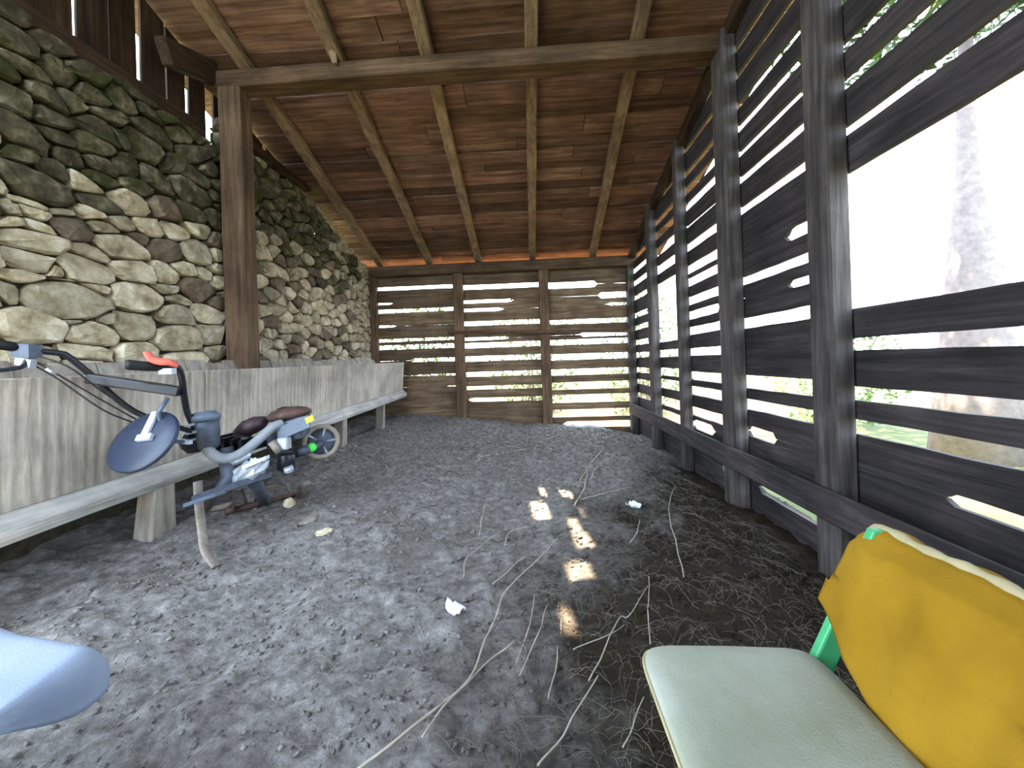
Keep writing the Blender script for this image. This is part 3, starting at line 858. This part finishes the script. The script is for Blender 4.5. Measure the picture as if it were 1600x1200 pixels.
# round disc shield
c = T(222, 688, 2.16)
view = (Vector((0, 0, CAM_Z)) - c).normalized()
ur = view.cross(VUP).normalized() * -1; uu = ur.cross(view).normalized() * -1
if uu.z < 0: uu = -uu
if ur.x < 0: ur = -ur
minor = (ur * -0.51 + uu * 0.86).normalized()
nd = Vector((0.0, -0.82, 0.574)).normalized()
disc = MB().lathe(c - nd * 0.012, nd, [(0.02, -0.03), (0.175, -0.022), (0.195, -0.008), (0.195, 0.004), (0.185, 0.012), (0.11, 0.020), (0.02, 0.024)], 36).build('disc_shield', M['navy'], til, True)
def ondisc(x, y_):
    d_ = ray(x, y_); o_ = Vector((0, 0, CAM_Z)); t = (c - o_).dot(nd) / d_.dot(nd); return o_ + d_ * t
a, b = ondisc(247, 646), ondisc(228, 686)
ax = (b - a) / 2; sd2 = nd.cross(ax).normalized()
MB().obox((a + b) / 2 + nd * 0.018, ax, sd2 * 0.019, nd * 0.008).build('strap', M['white_st'], disc)
e = ondisc(231, 686)
MB().obox(e + nd * 0.022, sd2 * 0.042, ax.normalized() * 0.018, nd * 0.012).build('strap_foot', M['white_st'], disc)
MB().tube([T(262, 622, 2.27), T(247, 646, 2.22), T(262, 690, 2.3), T(300, 690, 2.45)], 0.014, 8).build('disc_arm', M['steel'], til, True)
# steering head block
MB().blob(T(304, 690, 2.5), (0.07, 0, 0), (0, 0.09, 0), (0, 0, 0.075), 10, 6, 0.1, 3).build('head_block', M['black'], til)
for k, (x, y_) in enumerate(((298, 664), (300, 676), (297, 688))):
    MB().obox(T(x, y_, 2.44), (0.03, 0.005, 0.006), (0, 0.012, 0), (0, 0, 0.008)).build('bolt', M['alu'], til)
a, b = T(268, 687, 2.36), T(298, 691, 2.42)
MB().obox((a + b) / 2, (b - a) / 2, (0, 0.015, 0), (0, 0, 0.013)).build('bracket', M['white_st'], til)
# air filter
bz = T(326, 697, 2.52)
tp = T(321, 655, 2.52)
axd = (tp - bz)
af = MB().lathe(bz, axd, [(0.05, -0.02), (0.066, 0.0), (0.074, axd.length * 0.6), (0.078, axd.length * 0.98)], 24).build('air_filter', M['steel'], til, True)
MB().lathe(tp, axd, [(0.082, -0.012), (0.090, 0.0), (0.090, 0.022), (0.082, 0.032), (0.070, 0.034), (0.066, 0.050), (0.03, 0.054)], 24).build('cap', M['bluegrey'], af, True)
MB().tube(smooth_line([T(322, 694, 2.50), T(330, 708, 2.49), T(348, 716, 2.52), T(372, 711, 2.58), T(398, 692, 2.66), T(426, 668, 2.76), T(440, 662, 2.82)]), 0.034, 10).build('intake_hose', M['hose'], til, True)
# engine
eng = MB().obox(T(452, 672, 2.95), (0.125, 0.04, 0.035), (-0.04, 0.12, 0), (0, 0, 0.085)).build('engine_block', M['steel'], til)
bevel(eng, 0.02, 2)
MB().obox(T(459, 668, 2.81), (0.11, 0.02, 0.045), (0, 0.01, 0), (-0.01, 0, 0.045)).build('side_plate', M['bluegrey'], eng)
MB().obox(T(484, 655, 2.79), (0.026, 0.004, 0.012), (0, 0.006, 0), (-0.006, 0, 0.020)).build('sticker', M['yellow_st'], eng)
MB().blob(T(452, 647, 2.95), (0.165, 0.03, 0.018), (-0.03, 0.13, 0), (0, 0, 0.058), 14, 7, 0.05, 8).build('engine_cover', M['rust'], til, True)
MB().blob(T(446, 641, 2.98), (0.06, 0.01, 0.0), (0, 0.07, 0), (0, 0, 0.03), 10, 6, 0.08, 9).build('fuel_cap', M['black'], til, True)
MB().blob(T(392, 667, 2.85), (0.115, 0.03, 0.04), (-0.02, 0.10, 0), (0, 0, 0.068), 12, 7, 0.08, 4).build('fuel_tank', M['maroon'], til, True)
for k in range(5):
    MB().obox(T(350 + 13 * k, 690 + 1 * k, 2.72), (0.012, 0, 0), (0, 0.09, 0), (0, 0, 0.05 - 0.004 * k)).build('cooling_fin', M['black'], til)
MB().tube([T(365, 683, 2.7), T(402, 690, 2.8), T(432, 684, 2.88)], 0.03, 8).build('exhaust', M['black'], til, True)
MB().tube([T(424, 690, 2.72), T(436, 706, 2.74)], 0.028, 8).build('lever_boot', M['rusty'], til, True)
cb = MB().obox(T(444, 693, 2.78), (0.035, 0.01, 0), (0, 0.03, 0), (0, 0, 0.045)).build('carburettor', M['alu'], til)
bevel(cb, 0.008, 1)
oc = MB().lathe(T(447, 734, 2.82), (0.05, 0, 1), [(0.05, 0), (0.062, 0.01), (0.062, 0.11), (0.05, 0.13)], 16).build('oil_canister', M['black'], til, True)
MB().lathe(T(452, 736, 2.78), (0.05, -0.4, 1), [(0.03, 0), (0.034, 0.004), (0.034, 0.03), (0.03, 0.034)], 12).build('drain_plug', M['alu'], oc, True)
# recoil starter wheel with rim
wc = T(502, 690, 3.12); wn = Vector((0.78, -0.62, 0.1)).normalized()
wn = Vector((0.55, -0.83, 0.05)).normalized()
rim = MB().torus(wc, wn, 0.125, 0.020, 28, 8).build('flywheel', M['tan'], til, True)
MB().lathe(wc - wn * 0.03, wn, [(0.02, 0.0), (0.105, 0.005), (0.105, 0.03), (0.07, 0.045), (0.03, 0.05)], 20).build('hub', M['steel'], rim, True)
for k in range(5):
    q = 2 * math.pi * k / 5; a1 = wn.orthogonal().normalized(); b1 = wn.cross(a1)
    dd = a1 * math.cos(q) + b1 * math.sin(q)
    MB().tube([wc + dd * 0.04 + wn * 0.01, wc + dd * 0.12 + wn * 0.005], 0.010, 6).build('spoke', M['alu'], rim)
MB().lathe(T(487, 699, 2.98), (0.1, -1, 0.1), [(0.01, -0.012), (0.036, -0.012), (0.036, 0.0), (0.01, 0.002)], 20).build('sticker', M['green_st'], til, True)
MB().tube([T(462, 708, 2.92), T(488, 700, 3.02), T(502, 692, 3.12)], [0.04, 0.035, 0.03], 10).build('shaft_housing', M['steel'], til, True)
# gearbox and undercarriage
gb = MB().blob(T(388, 738, 2.62), (0.12, 0.03, 0.045), (-0.03, 0.09, 0), (0, 0, 0.085), 12, 7, 0.16, 12).build('gearbox', M['alu'], til)
MB().blob(T(372, 715, 2.60), (0.07, 0.02, 0.01), (0, 0.06, 0), (0, 0, 0.045), 10, 6, 0.15, 14).build('gear_cover', M['alu'], gb)
MB().obox(T(400, 722, 2.56), (0.07, 0.02, 0.028), (0, 0.02, 0), (0, 0, 0.012)).build('gear_lever', M['white_st'], gb)
MB().tube([T(352, 700, 2.6), T(360, 745, 2.58), T(345, 766, 2.5)], [0.05, 0.055, 0.04], 8).build('drive_housing', M['steel'], til, True)
a, b = T(306, 778, 2.33), T(420, 742, 2.66)
bevel(MB().obox((a + b) / 2, (b - a) / 2, (0.01, 0.03, 0), (0, 0, 0.024)).build('chassis_bar', M['steel'], til), 0.006, 1)
a, b = T(296, 787, 2.31), T(345, 770, 2.42)
MB().obox((a + b) / 2, (b - a) / 2, (0.01, 0.035, 0), (0, 0, 0.012)).build('hitch_plate', M['bluegrey'], til)
p0 = onfloor(338, 886, 0.01)
MB().tube(smooth_line([T(309, 752, 2.36), T(311, 790, 2.35), T(316, 830, 2.34), T(321, 862, Vector(p0).y + 0.02), p0]), 0.034, 8, flat=0.45).build('drag_bar', M['rusty'], til, True)
# rotor with tines, half sunk in the litter
ra, rb_ = onfloor(352, 800, 0.03), onfloor(470, 770, 0.03)
rot = MB().tube([ra, rb_], 0.025, 8).build('rotor_shaft', M['rust'], til, True)
dr = (rb_ - ra).normalized(); a1 = dr.cross(VUP).normalized(); b1 = a1.cross(dr)
for k in range(6):
    q0 = 1.1 * k + 0.3; cc = ra + (rb_ - ra) * ((k + 0.5) / 6)
    P = [cc + (a1 * math.cos(q0 + 0.35 * s) + b1 * math.sin(q0 + 0.35 * s)) * (0.02 + 0.05 * s) for s in range(4)]
    MB().tube(P, 0.022, 6, flat=0.35, up=dr).build('tine', M['rust'], rot)
MB().tube([T(392, 742, 2.62), (ra + rb_) / 2], [0.05, 0.045], 8).build('rotor_leg', M['steel'], til, True)

# ---------------------------------------------------------------- chairs with cloths
def make_chair(name, base, sgn, label):
    """green painted chair; sgn = 1: it faces -X with its back towards +X; base = centre of the seat on the floor"""
    B = Vector(base)
    t = tag(empty(name, B), label, 'chair', 'green chairs in the foreground')
    def W(x, y, z): return B + Vector((x * sgn, y * sgn, z))
    SH = 0.455
    for sy in (-0.27, 0.27):
        bevel(MB().quadbox([W(0.185, sy - 0.014, SH - 0.08), W(0.255, sy - 0.014, SH - 0.08), W(0.255, sy + 0.014, SH - 0.08), W(0.185, sy + 0.014, SH - 0.08),
                            W(0.415, sy - 0.014, SH + 0.405), W(0.475, sy - 0.014, SH + 0.405), W(0.475, sy + 0.014, SH + 0.405), W(0.415, sy + 0.014, SH + 0.405)]).build('back_post', M['green'], t), 0.006, 2)
        for a, b in ((-0.11, -0.01), (0.24, 0.30)):
            sy_, sy = sy, sy * 0.74
            bevel(MB().quadbox([W(b - 0.018, sy - 0.018, 0), W(b + 0.018, sy - 0.018, 0), W(b + 0.018, sy + 0.018, 0), W(b - 0.018, sy + 0.018, 0),
                                W(a - 0.022, sy - 0.022, SH), W(a + 0.022, sy - 0.022, SH), W(a + 0.022, sy + 0.022, SH), W(a - 0.022, sy + 0.022, SH)]).build('leg', M['green'], t), 0.005, 1)
            sy = sy_
        MB().obox(W(0.08, sy * 0.9, SH - 0.03), (0.2, 0, 0), (0, 0.018, 0), (0, 0, 0.028)).build('seat_rail', M['green'], t)
        MB().obox(W(0.11, sy * 0.74, 0.16), (0.17, 0, 0), (0, 0.012, 0), (0, 0, 0.014)).build('stretcher', M['green'], t)
    for k in range(6):
        x = -0.19 + 0.08 * k
        bevel(MB().obox(W(x + 0.02, 0, SH + 0.010), (0.036, 0, 0), (0, 0.285, 0), (0, 0, 0.010)).build('seat_slat', M['green'], t), 0.004, 1)
    for k in range(3):
        z = SH + 0.13 + 0.10 * k; x = 0.255 + 0.195 * (z - SH + 0.08) / 0.48
        bevel(MB().obox(W(x, 0, z), (0.012, 0, 0.0), (0, 0.25, 0), (0.012 * sgn, 0, 0.036)).build('back_slat', M['green'], t), 0.004, 1)
    return t, W, SH

CHX, CHY = 0.52, 0.86
zf1 = -0.165
ch1, W1, SH1 = make_chair('chair', (CHX, CHY, zf1), 1, 'green chair with pale seat cover and yellow cloth over its back')
ch2, W2, SH2 = make_chair('chair', (-1.65, 0.74, -0.10), -1, 'green chair with white cloth over its seat, at left edge')

def cloth(fn, nu, nv, name, mat, th=0.012, hem=None):
    mb = MB()
    for j in range(nv + 1):
        for i in range(nu + 1): mb.v.append(Vector(fn(i / nu, j / nv)))
    for j in range(nv):
        for i in range(nu):
            a = j * (nu + 1) + i; mb.f.append([a, a + 1, a + nu + 2, a + nu + 1])
    o = mb.build(name, mat, None, True)
    s = o.modifiers.new('solidify', 'SOLIDIFY'); s.thickness = th; s.offset = 0.0
    return o
# pale cover on the seat: soft slab with rounded rim
def seat_slab():
    mb = MB(); rings = []
    cx, cy = CHX + 0.01, CHY - 0.005; hx, hy = 0.245, 0.30
    z0 = zf1 + SH1 + 0.022
    def ring(s, z):
        out = []
        for k in range(40):
            a = 2 * math.pi * k / 40; ca, sa = math.cos(a), math.sin(a); e = 0.22
            x = math.copysign(abs(ca) ** e, ca) * hx * s; y = math.copysign(abs(sa) ** e, sa) * hy * s
            out.append((cx + x, cy + y, z + 0.004 * noise.noise(Vector((x * 9, y * 9, z * 3)))))
        return out
    for s, z in ((0.90, 0.0), (0.98, 0.006), (1.0, 0.02), (0.99, 0.034), (0.95, 0.044), (0.8, 0.050), (0.5, 0.046), (0.15, 0.043)): rings.append(ring(s, z0 + z))
    return mb.loft(rings)
o = seat_slab().build('seat_cushion', M['pale'], None, True, base=True)
rimp = []
for k in range(41):
    a = 2 * math.pi * k / 40; ca, sa = math.cos(a), math.sin(a)
    rimp.append((CHX + 0.01 + math.copysign(abs(ca) ** 0.22, ca) * 0.246, CHY - 0.005 + math.copysign(abs(sa) ** 0.22, sa) * 0.301, zf1 + SH1 + 0.022 + 0.024))
MB().tube(rimp, 0.005, 8).build('piping', M['cream'], o, True)
tag(o, 'pale grey-green soft cushion lying on the seat of the green chair', 'cushion')
# mustard cloth hung over the backrest
TOPZ = zf1 + SH1 + 0.40
prof = [(0.300, 0.045), (0.315, 0.09), (0.335, 0.16), (0.362, 0.24), (0.392, 0.32), (0.415, 0.375), (0.438, 0.407), (0.470, 0.417), (0.498, 0.400), (0.508, 0.35), (0.500, 0.26), (0.492, 0.16)]
def towel(u, v):
    v = v + (1 - v) ** 3 * 0.22 * max(0.0, 1 - u / 0.45)
    f = v * (len(prof) - 1); k = min(int(f), len(prof) - 2); q = f - k
    x = prof[k][0] + (prof[k + 1][0] - prof[k][0]) * q; z = prof[k][1] + (prof[k + 1][1] - prof[k][1]) * q
    y = 0.318 - 0.63 * u
    sag = 0.05 * u + 0.045 * max(0.0, 1 - u / 0.12) ** 2 + 0.012 * math.sin(u * 9)
    fold = 0.012 * math.sin(u * 21 + v * 3.0) + 0.010 * math.sin((u * 5 - v * 4) * 3.1) * (0.4 + 0.6 * abs(v - 0.55)) + 0.014 * noise.noise(Vector((u * 4, v * 3, 0)))
    z2 = z - sag * (1 if 0.3 < v < 0.85 else 0.3) + 0.008 * math.sin(u * 30) * (v < 0.12)
    x2 = x - 0.014 + (fold - 0.03 if v < 0.5 else (0.0 if v < 0.62 else -fold + 0.012))
    return W1(x2, y, SH1 + z2)
tw = cloth(towel, 60, 33, 'towel', M['yellow'], 0.014)
tag(tw, 'mustard yellow cloth draped over the backrest of the green chair', 'cloth')
hem = []
for i in range(31):
    p = Vector(towel(i / 30, 0.60)); hem.append(p + Vector((0.008, 0, 0.008)))
MB().tube(hem, [0.012 + 0.003 * math.sin(i * 1.7) for i in range(31)], 8).build('hem', M['cream'], tw, True)
# white cloth over the second seat, its far corner rolled and hanging
def sstep(a, b, x):
    t = min(1.0, max(0.0, (x - a) / (b - a))); return t * t * (3 - 2 * t)
def sheet(u, v):
    # u across the seat towards +X, v from the near end to the far end; the far corner hangs in a soft bulge
    Y = 0.46 + 0.66 * v
    xe = -1.235 - 0.125 * v
    z = -0.10 + SH2 + 0.042 + 0.008 * noise.noise(Vector((u * 4, v * 4, 2)))
    if u < 0.7:
        X = -1.87 + (xe + 1.87) * u / 0.7
    else:
        k = (u - 0.7) / 0.3; h = 0.012 + 0.125 * sstep(0.45, 0.85, v) - 0.03 * sstep(0.9, 1.0, v)
        bul = 0.045 * sstep(0.45, 0.9, v) + 0.006
        X = xe + bul * math.sin(min(1.0, k * 1.15) * 2.2) + 0.010 * math.sin(v * 16) * k
        z -= h * k ** 1.5
    if v > 0.88:
        k = (v - 0.88) / 0.12; z -= 0.05 * k * k; Y -= 0.025 * k * k
        if u < 0.3: Y += 0.06 * (0.3 - u)
    Y += 0.10 * (1 - min(1.0, u / 0.7)) * v
    return (X, Y, z)
sh = cloth(sheet, 44, 44, 'sheet', M['white'], 0.012)
tag(sh, 'bluish white cloth draped over a seat at the left edge', 'cloth')
# ---------------------------------------------------------------- litter on the floor
# clods and dung lumps: nobody could count them
r5 = random.Random(21)
clods = MB()
n = 0
while n < 9500:
    X = r5.uniform(-2.7, 1.9); Y = 0.9 + 6.8 * r5.random() ** 1.4
    if abs(X) > Y * 1.35 + 0.4: continue
    s = r5.choice((0.006, 0.008, 0.010, 0.013, 0.018)) * r5.uniform(0.6, 1.2) * (0.42 + 0.2 * min(Y, 5))
    z = floor_zn(X, Y) + s * 0.3
    c = Vector((X, Y, z)); a = r5.uniform(0, 6.28); o = len(clods.v)
    ax = Vector((math.cos(a), math.sin(a), r5.uniform(-0.3, 0.3))) * s * r5.uniform(0.9, 1.9); ay = Vector((-math.sin(a), math.cos(a), r5.uniform(-0.3, 0.3))) * s
    clods.v += [c + ax, c + ay, c - ax, c - ay, c + Vector((r5.uniform(-0.3, 0.3) * s, 0, s * r5.uniform(0.5, 0.9))), c - Vector((0, 0, s))]
    for k in range(4):
        clods.f.append([o + k, o + (k + 1) % 4, o + 4]); clods.f.append([o + (k + 1) % 4, o + k, o + 5])
    n += 1
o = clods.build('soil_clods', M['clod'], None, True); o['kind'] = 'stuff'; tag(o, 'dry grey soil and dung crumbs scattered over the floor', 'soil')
fib = MB()
for n in range(11000):
    X = r5.uniform(-2.6, 1.8); Y = 0.9 + 6.8 * r5.random() ** 1.3
    if abs(X) > Y * 1.35 + 0.4: continue
    if X < -0.6 and r5.random() < 0.45: continue
    L = r5.uniform(0.03, 0.10) if n % 4 else r5.uniform(0.06, 0.24); a = r5.gauss(1.0, 0.9); w = r5.uniform(0.0004, 0.0010) * (0.5 + 0.25 * Y)
    P = []; cvt = r5.uniform(-1.4, 1.4)
    x, y = X, Y
    for k in range(5):
        P.append(Vector((x, y, floor_zn(x, y) + 0.012 + 0.02 * math.sin(k * 0.78) * r5.random())))
        x += math.cos(a) * L / 4; y += math.sin(a) * L / 4; a += cvt * 0.3
    o = len(fib.v)
    for k, p in enumerate(P):
        t = (P[min(k + 1, 4)] - P[max(k - 1, 0)]).normalized(); s = t.cross(VUP).normalized() * w
        fib.v += [p - s, p + s, p + Vector((0, 0, w * 1.5))]
    for k in range(4):
        b = o + k * 3
        for i in range(3): fib.f.append([b + i, b + (i + 1) % 3, b + 3 + (i + 1) % 3, b + 3 + i])
o = fib.build('hay_fibres', M['straw']); o['kind'] = 'stuff'; tag(o, 'fine dry hay fibres strewn over the soil floor', 'hay')

def c4(cx, cy, lift=0.02): return onfloor(560 + cx / 2.142, 640 + cy / 2.142, lift)
stems = [
    ([(-20, 1215), (200, 1050), (370, 900), (440, 740), (500, 600), (600, 500), (665, 430)], 0.0055, 'longest pale dry stem, curving from the bottom edge to the sun spots'),
    ([(215, 1095), (300, 980), (420, 860), (520, 770)], 0.0045, 'dry stem branching beside the longest pale stem'),
    ([(600, 1195), (700, 1060), (800, 890)], 0.0040, 'brown dry stem nearest the pale chair cushion'),
    ([(540, 885), (600, 760), (635, 650)], 0.0030, 'thin stem running up beside the lowest sun spot, left of a twin'), ([(530, 840), (580, 700), (590, 620)], 0.0030, 'thin stem curving up toward the middle sun spot, left twin'),
    ([(640, 965), (660, 860), (680, 700)], 0.0028, 'straight thin stem below the lowest sun spot'), ([(390, 180), (420, 155), (480, 148), (560, 130)], 0.007, 'thin arched stem lying nearest the back wall'),
    ([(590, 130), (610, 105), (660, 90)], 0.007, "short stem at the foot of the back wall's middle post"),
    ([(740, 240), (780, 175), (822, 130)], 0.007, 'pale twig in the far clump, leaning right'), ([(775, 235), (800, 190), (860, 150)], 0.006, 'pale twig in the far clump, the outermost right one'), ([(722, 320), (758, 255), (765, 200)], 0.009, 'thick grey twig just above the sun spots'), ([(745, 300), (820, 280), (900, 262)], 0.006, 'thin twig running right from the far clump'),
    ([(350, 560), (370, 490), (470, 408)], 0.0045, 'bent dry stem left of the sun spots'), ([(488, 450), (500, 415), (535, 398), (575, 393)], 0.004, 'hooked pale stem end just left of the sun spots'),
    ([(880, 1130), (920, 1040), (960, 960)], 0.0028, "fine stem just left of the pale cushion's far corner"), ([(905, 445), (930, 415), (942, 370)], 0.004, 'short curved stem beside the right white scrap'),
    ([(770, 905), (870, 700), (905, 690), (970, 590)], 0.0032, 'forked thin stem right of the lowest sun spot'), ([(972, 785), (970, 690), (975, 560)], 0.003, 'upright thin stem between lowest sun spot and cushion'), ([(455, 585), (500, 545), (560, 490)], 0.0035, 'short stem crossing left of the longest pale stem'),
    ([(1090, 560), (1040, 330), (1060, 260)], 0.004, 'crooked stem near the dark slatted wall'), ([(715, 805), (800, 770), (890, 720)], 0.0028, 'fine stem lying level, right of the lowest sun spot'), ([(400, 420), (415, 360), (425, 310)], 0.004, 'short upright stem on grey soil, left of the sun spots')]
for P, r, lab in stems:
    pts3 = smooth_line([c4(*p, lift=0.018 + r) for p in P], 6)
    pts3 = [p + Vector((0.014 * noise.noise(p * 7), 0.014 * noise.noise(p * 7 + VUP * 5), 0.008 * noise.noise(p * 9))) for p in pts3]
    o = MB().tube(pts3, [r * (1 - 0.45 * i / len(pts3)) for i in range(len(pts3))], 6).build('dry_stem', M['stem'], None, True)
    tag(o, lab, 'stem', 'dry stems on the floor')
def scrap(x, y_, w, h, lab, seed):
    p = onfloor(x, y_, 0.02); r = random.Random(seed); a = r.uniform(0.4, 0.9)
    ex = Vector((math.cos(a), math.sin(a), 0)); ey = Vector((-math.sin(a), math.cos(a), 0))
    mb = MB(); n_ = 5
    for j in range(n_ + 1):
        for i in range(n_ + 1):
            u, v = i / n_ - 0.5, j / n_ - 0.5
            k = 1 - 0.25 * (abs(u) > 0.4 and abs(v) > 0.4)
            mb.v.append(p + ex * u * w * k + ey * v * h * k + Vector((0, 0, 0.022 + 0.016 * math.sin(u * 7 + seed) + r.uniform(-0.008, 0.008))))
    for j in range(n_):
        for i in range(n_):
            b = j * (n_ + 1) + i; mb.f.append([b, b + 1, b + n_ + 2, b + n_ + 1])
    o = mb.build('paper_scrap', M['paper']); s = o.modifiers.new('solidify', 'SOLIDIFY'); s.thickness = 0.003
    tag(o, lab, 'scrap', 'white scraps on the floor')
scrap(712, 953, 0.075, 0.11, 'crumpled white scrap on the soil, the nearer of two', 2)
scrap(990, 793, 0.10, 0.12, 'crumpled white scrap on the soil near the dark slatted wall', 5)
def chunk(name, x, y_, ax, az, rot, mat, lab, cat, seed):
    p = onfloor(x, y_, az * 0.35); ex = Vector((math.cos(rot), math.sin(rot), 0.15)) * ax; ey = Vector((-math.sin(rot), math.cos(rot), 0)) * ax * 0.55
    o = MB().blob(p, ex, ey, (0, 0, az), 8, 5, 0.22, seed).build(name, mat, None)
    tag(o, lab, cat, 'debris in front of the tiller')
chunk('stone_chunk', 452, 788, 0.055, 0.05, 0.4, M['stone'], 'small grey stone right below the tiller, beside dark soil', 'stone', 1)
chunk('wood_chip', 484, 812, 0.10, 0.02, 1.2, M['rusty'], 'pale upright splinter of wood lying right of the tiller', 'wood', 2)
chunk('stone_chunk', 428, 762, 0.07, 0.03, 0.3, M['stone_brown'], 'flat tan stone under the tiller engine', 'stone', 3)
chunk('stone_chunk', 505, 832, 0.06, 0.025, 0.2, M['stone'], 'flat pale stone on open soil right of the tiller drag bar', 'stone', 4)
chunk('wood_chip', 345, 792, 0.09, 0.025, 0.3, M['rusty'], 'tan wood chunk beside the top of the drag bar', 'wood', 6)
chunk('wood_chip', 478, 756, 0.05, 0.03, 0.9, M['rusty'], 'small tan chip behind the tiller, farthest of the debris', 'wood', 7)

# ---------------------------------------------------------------- outdoors seen through the gaps
def tree(name, base, h, r0, lab, crown=None, seed=0, lean=(0, 0)):
    t = tag(empty(name, base), lab, 'tree', 'trees outside the barn')
    r = random.Random(seed); B = Vector(base)
    P = [B + Vector((lean[0] * k / 6 + 0.05 * math.sin(k), lean[1] * k / 6, h * k / 6)) for k in range(7)]
    MB().tube(P, [r0 * q for q in (2.2, 1.9, 1.6, 1.1, 0.55, 0.42, 0.3)], 10).build('trunk', M['bark'], t, True)
    if crown:
        cz, cr, ch, n_ = crown; mb = MB()
        for _ in range(n_):
            a, b = r.uniform(0, 6.28), r.uniform(-1, 1); q = r.random() ** 0.4
            c = B + Vector((lean[0], lean[1], cz)) + Vector((math.cos(a) * cr * q * math.sqrt(1 - b * b), math.sin(a) * cr * q * math.sqrt(1 - b * b), b * ch * q))
            leafq(mb, c, r, 0.14)
        mb.build('crown', M['leaf'], t)
def leafq(mb, c, r, s):
    s *= r.uniform(0.6, 1.4)
    a = Vector((r.uniform(-1, 1), r.uniform(-1, 1), r.uniform(-1, 1))).normalized(); b = a.orthogonal().normalized()
    o = len(mb.v); mb.v += [c - a * s, c + b * s * 0.5, c + a * s, c - b * s * 0.5]; mb.f.append([o, o + 1, o + 2, o + 3])
def bush(base, rx, ry, h, n_, lab, seed, mat='leaf'):
    t = tag(empty('bush', base), lab, 'bush', 'bushes outside the barn'); r = random.Random(seed); B = Vector(base); mb = MB(); st = MB()
    for k in range(9):
        a = r.uniform(0, 6.28); q = r.random()
        st.tube([B + Vector((math.cos(a) * 0.15, math.sin(a) * 0.15, 0)), B + Vector((math.cos(a) * rx * 0.4 * q, math.sin(a) * ry * 0.4 * q, h * 0.5)), B + Vector((math.cos(a) * rx * 0.8 * q, math.sin(a) * ry * 0.8 * q, h * 0.9))], [0.035, 0.02, 0.008], 5)
    st.build('branches', M['bark'], t)
    for _ in range(n_):
        a = r.uniform(0, 6.28); q = math.sqrt(r.random()); k = r.random()
        w = (0.55 + 0.45 * math.sin(math.pi * min(1, k * 1.05)))
        leafq(mb, B + Vector((math.cos(a) * rx * q * w, math.sin(a) * ry * q * w, 0.05 + h * k)), r, 0.07)
    mb.build('foliage', M[mat], t)
tree('tree', (7.2, 6.65, -0.62), 7.0, 0.26, 'pale tree trunk outside the big opening in the slatted wall', (8.8, 3.2, 2.0, 6500), 3, (0.06, 0))
bush((-3.4, 12.0, -0.62), 1.6, 1.2, 3.6, 2200, 'green bush outside, behind the left third of the back wall', 1)
bush((0.1, 13.4, -0.62), 1.7, 1.2, 4.2, 2600, 'green bush outside, behind the middle of the back wall', 2)
bush((3.4, 12.2, -0.62), 1.5, 1.2, 4.0, 2200, 'green bush outside, behind the right back corner', 3)
bush((7.5, 10.0, -0.62), 1.4, 1.6, 2.6, 1900, 'bush outside, seen through the far slatted bay', 4)
bush((9.0, 4.4, -0.62), 1.3, 1.4, 1.9, 1700, 'low bush outside, under the big opening', 5)
bush((9.9, 7.4, -0.62), 1.2, 1.1, 2.0, 1600, 'low bush outside, beside the pale tree trunk', 6, 'leaf2')
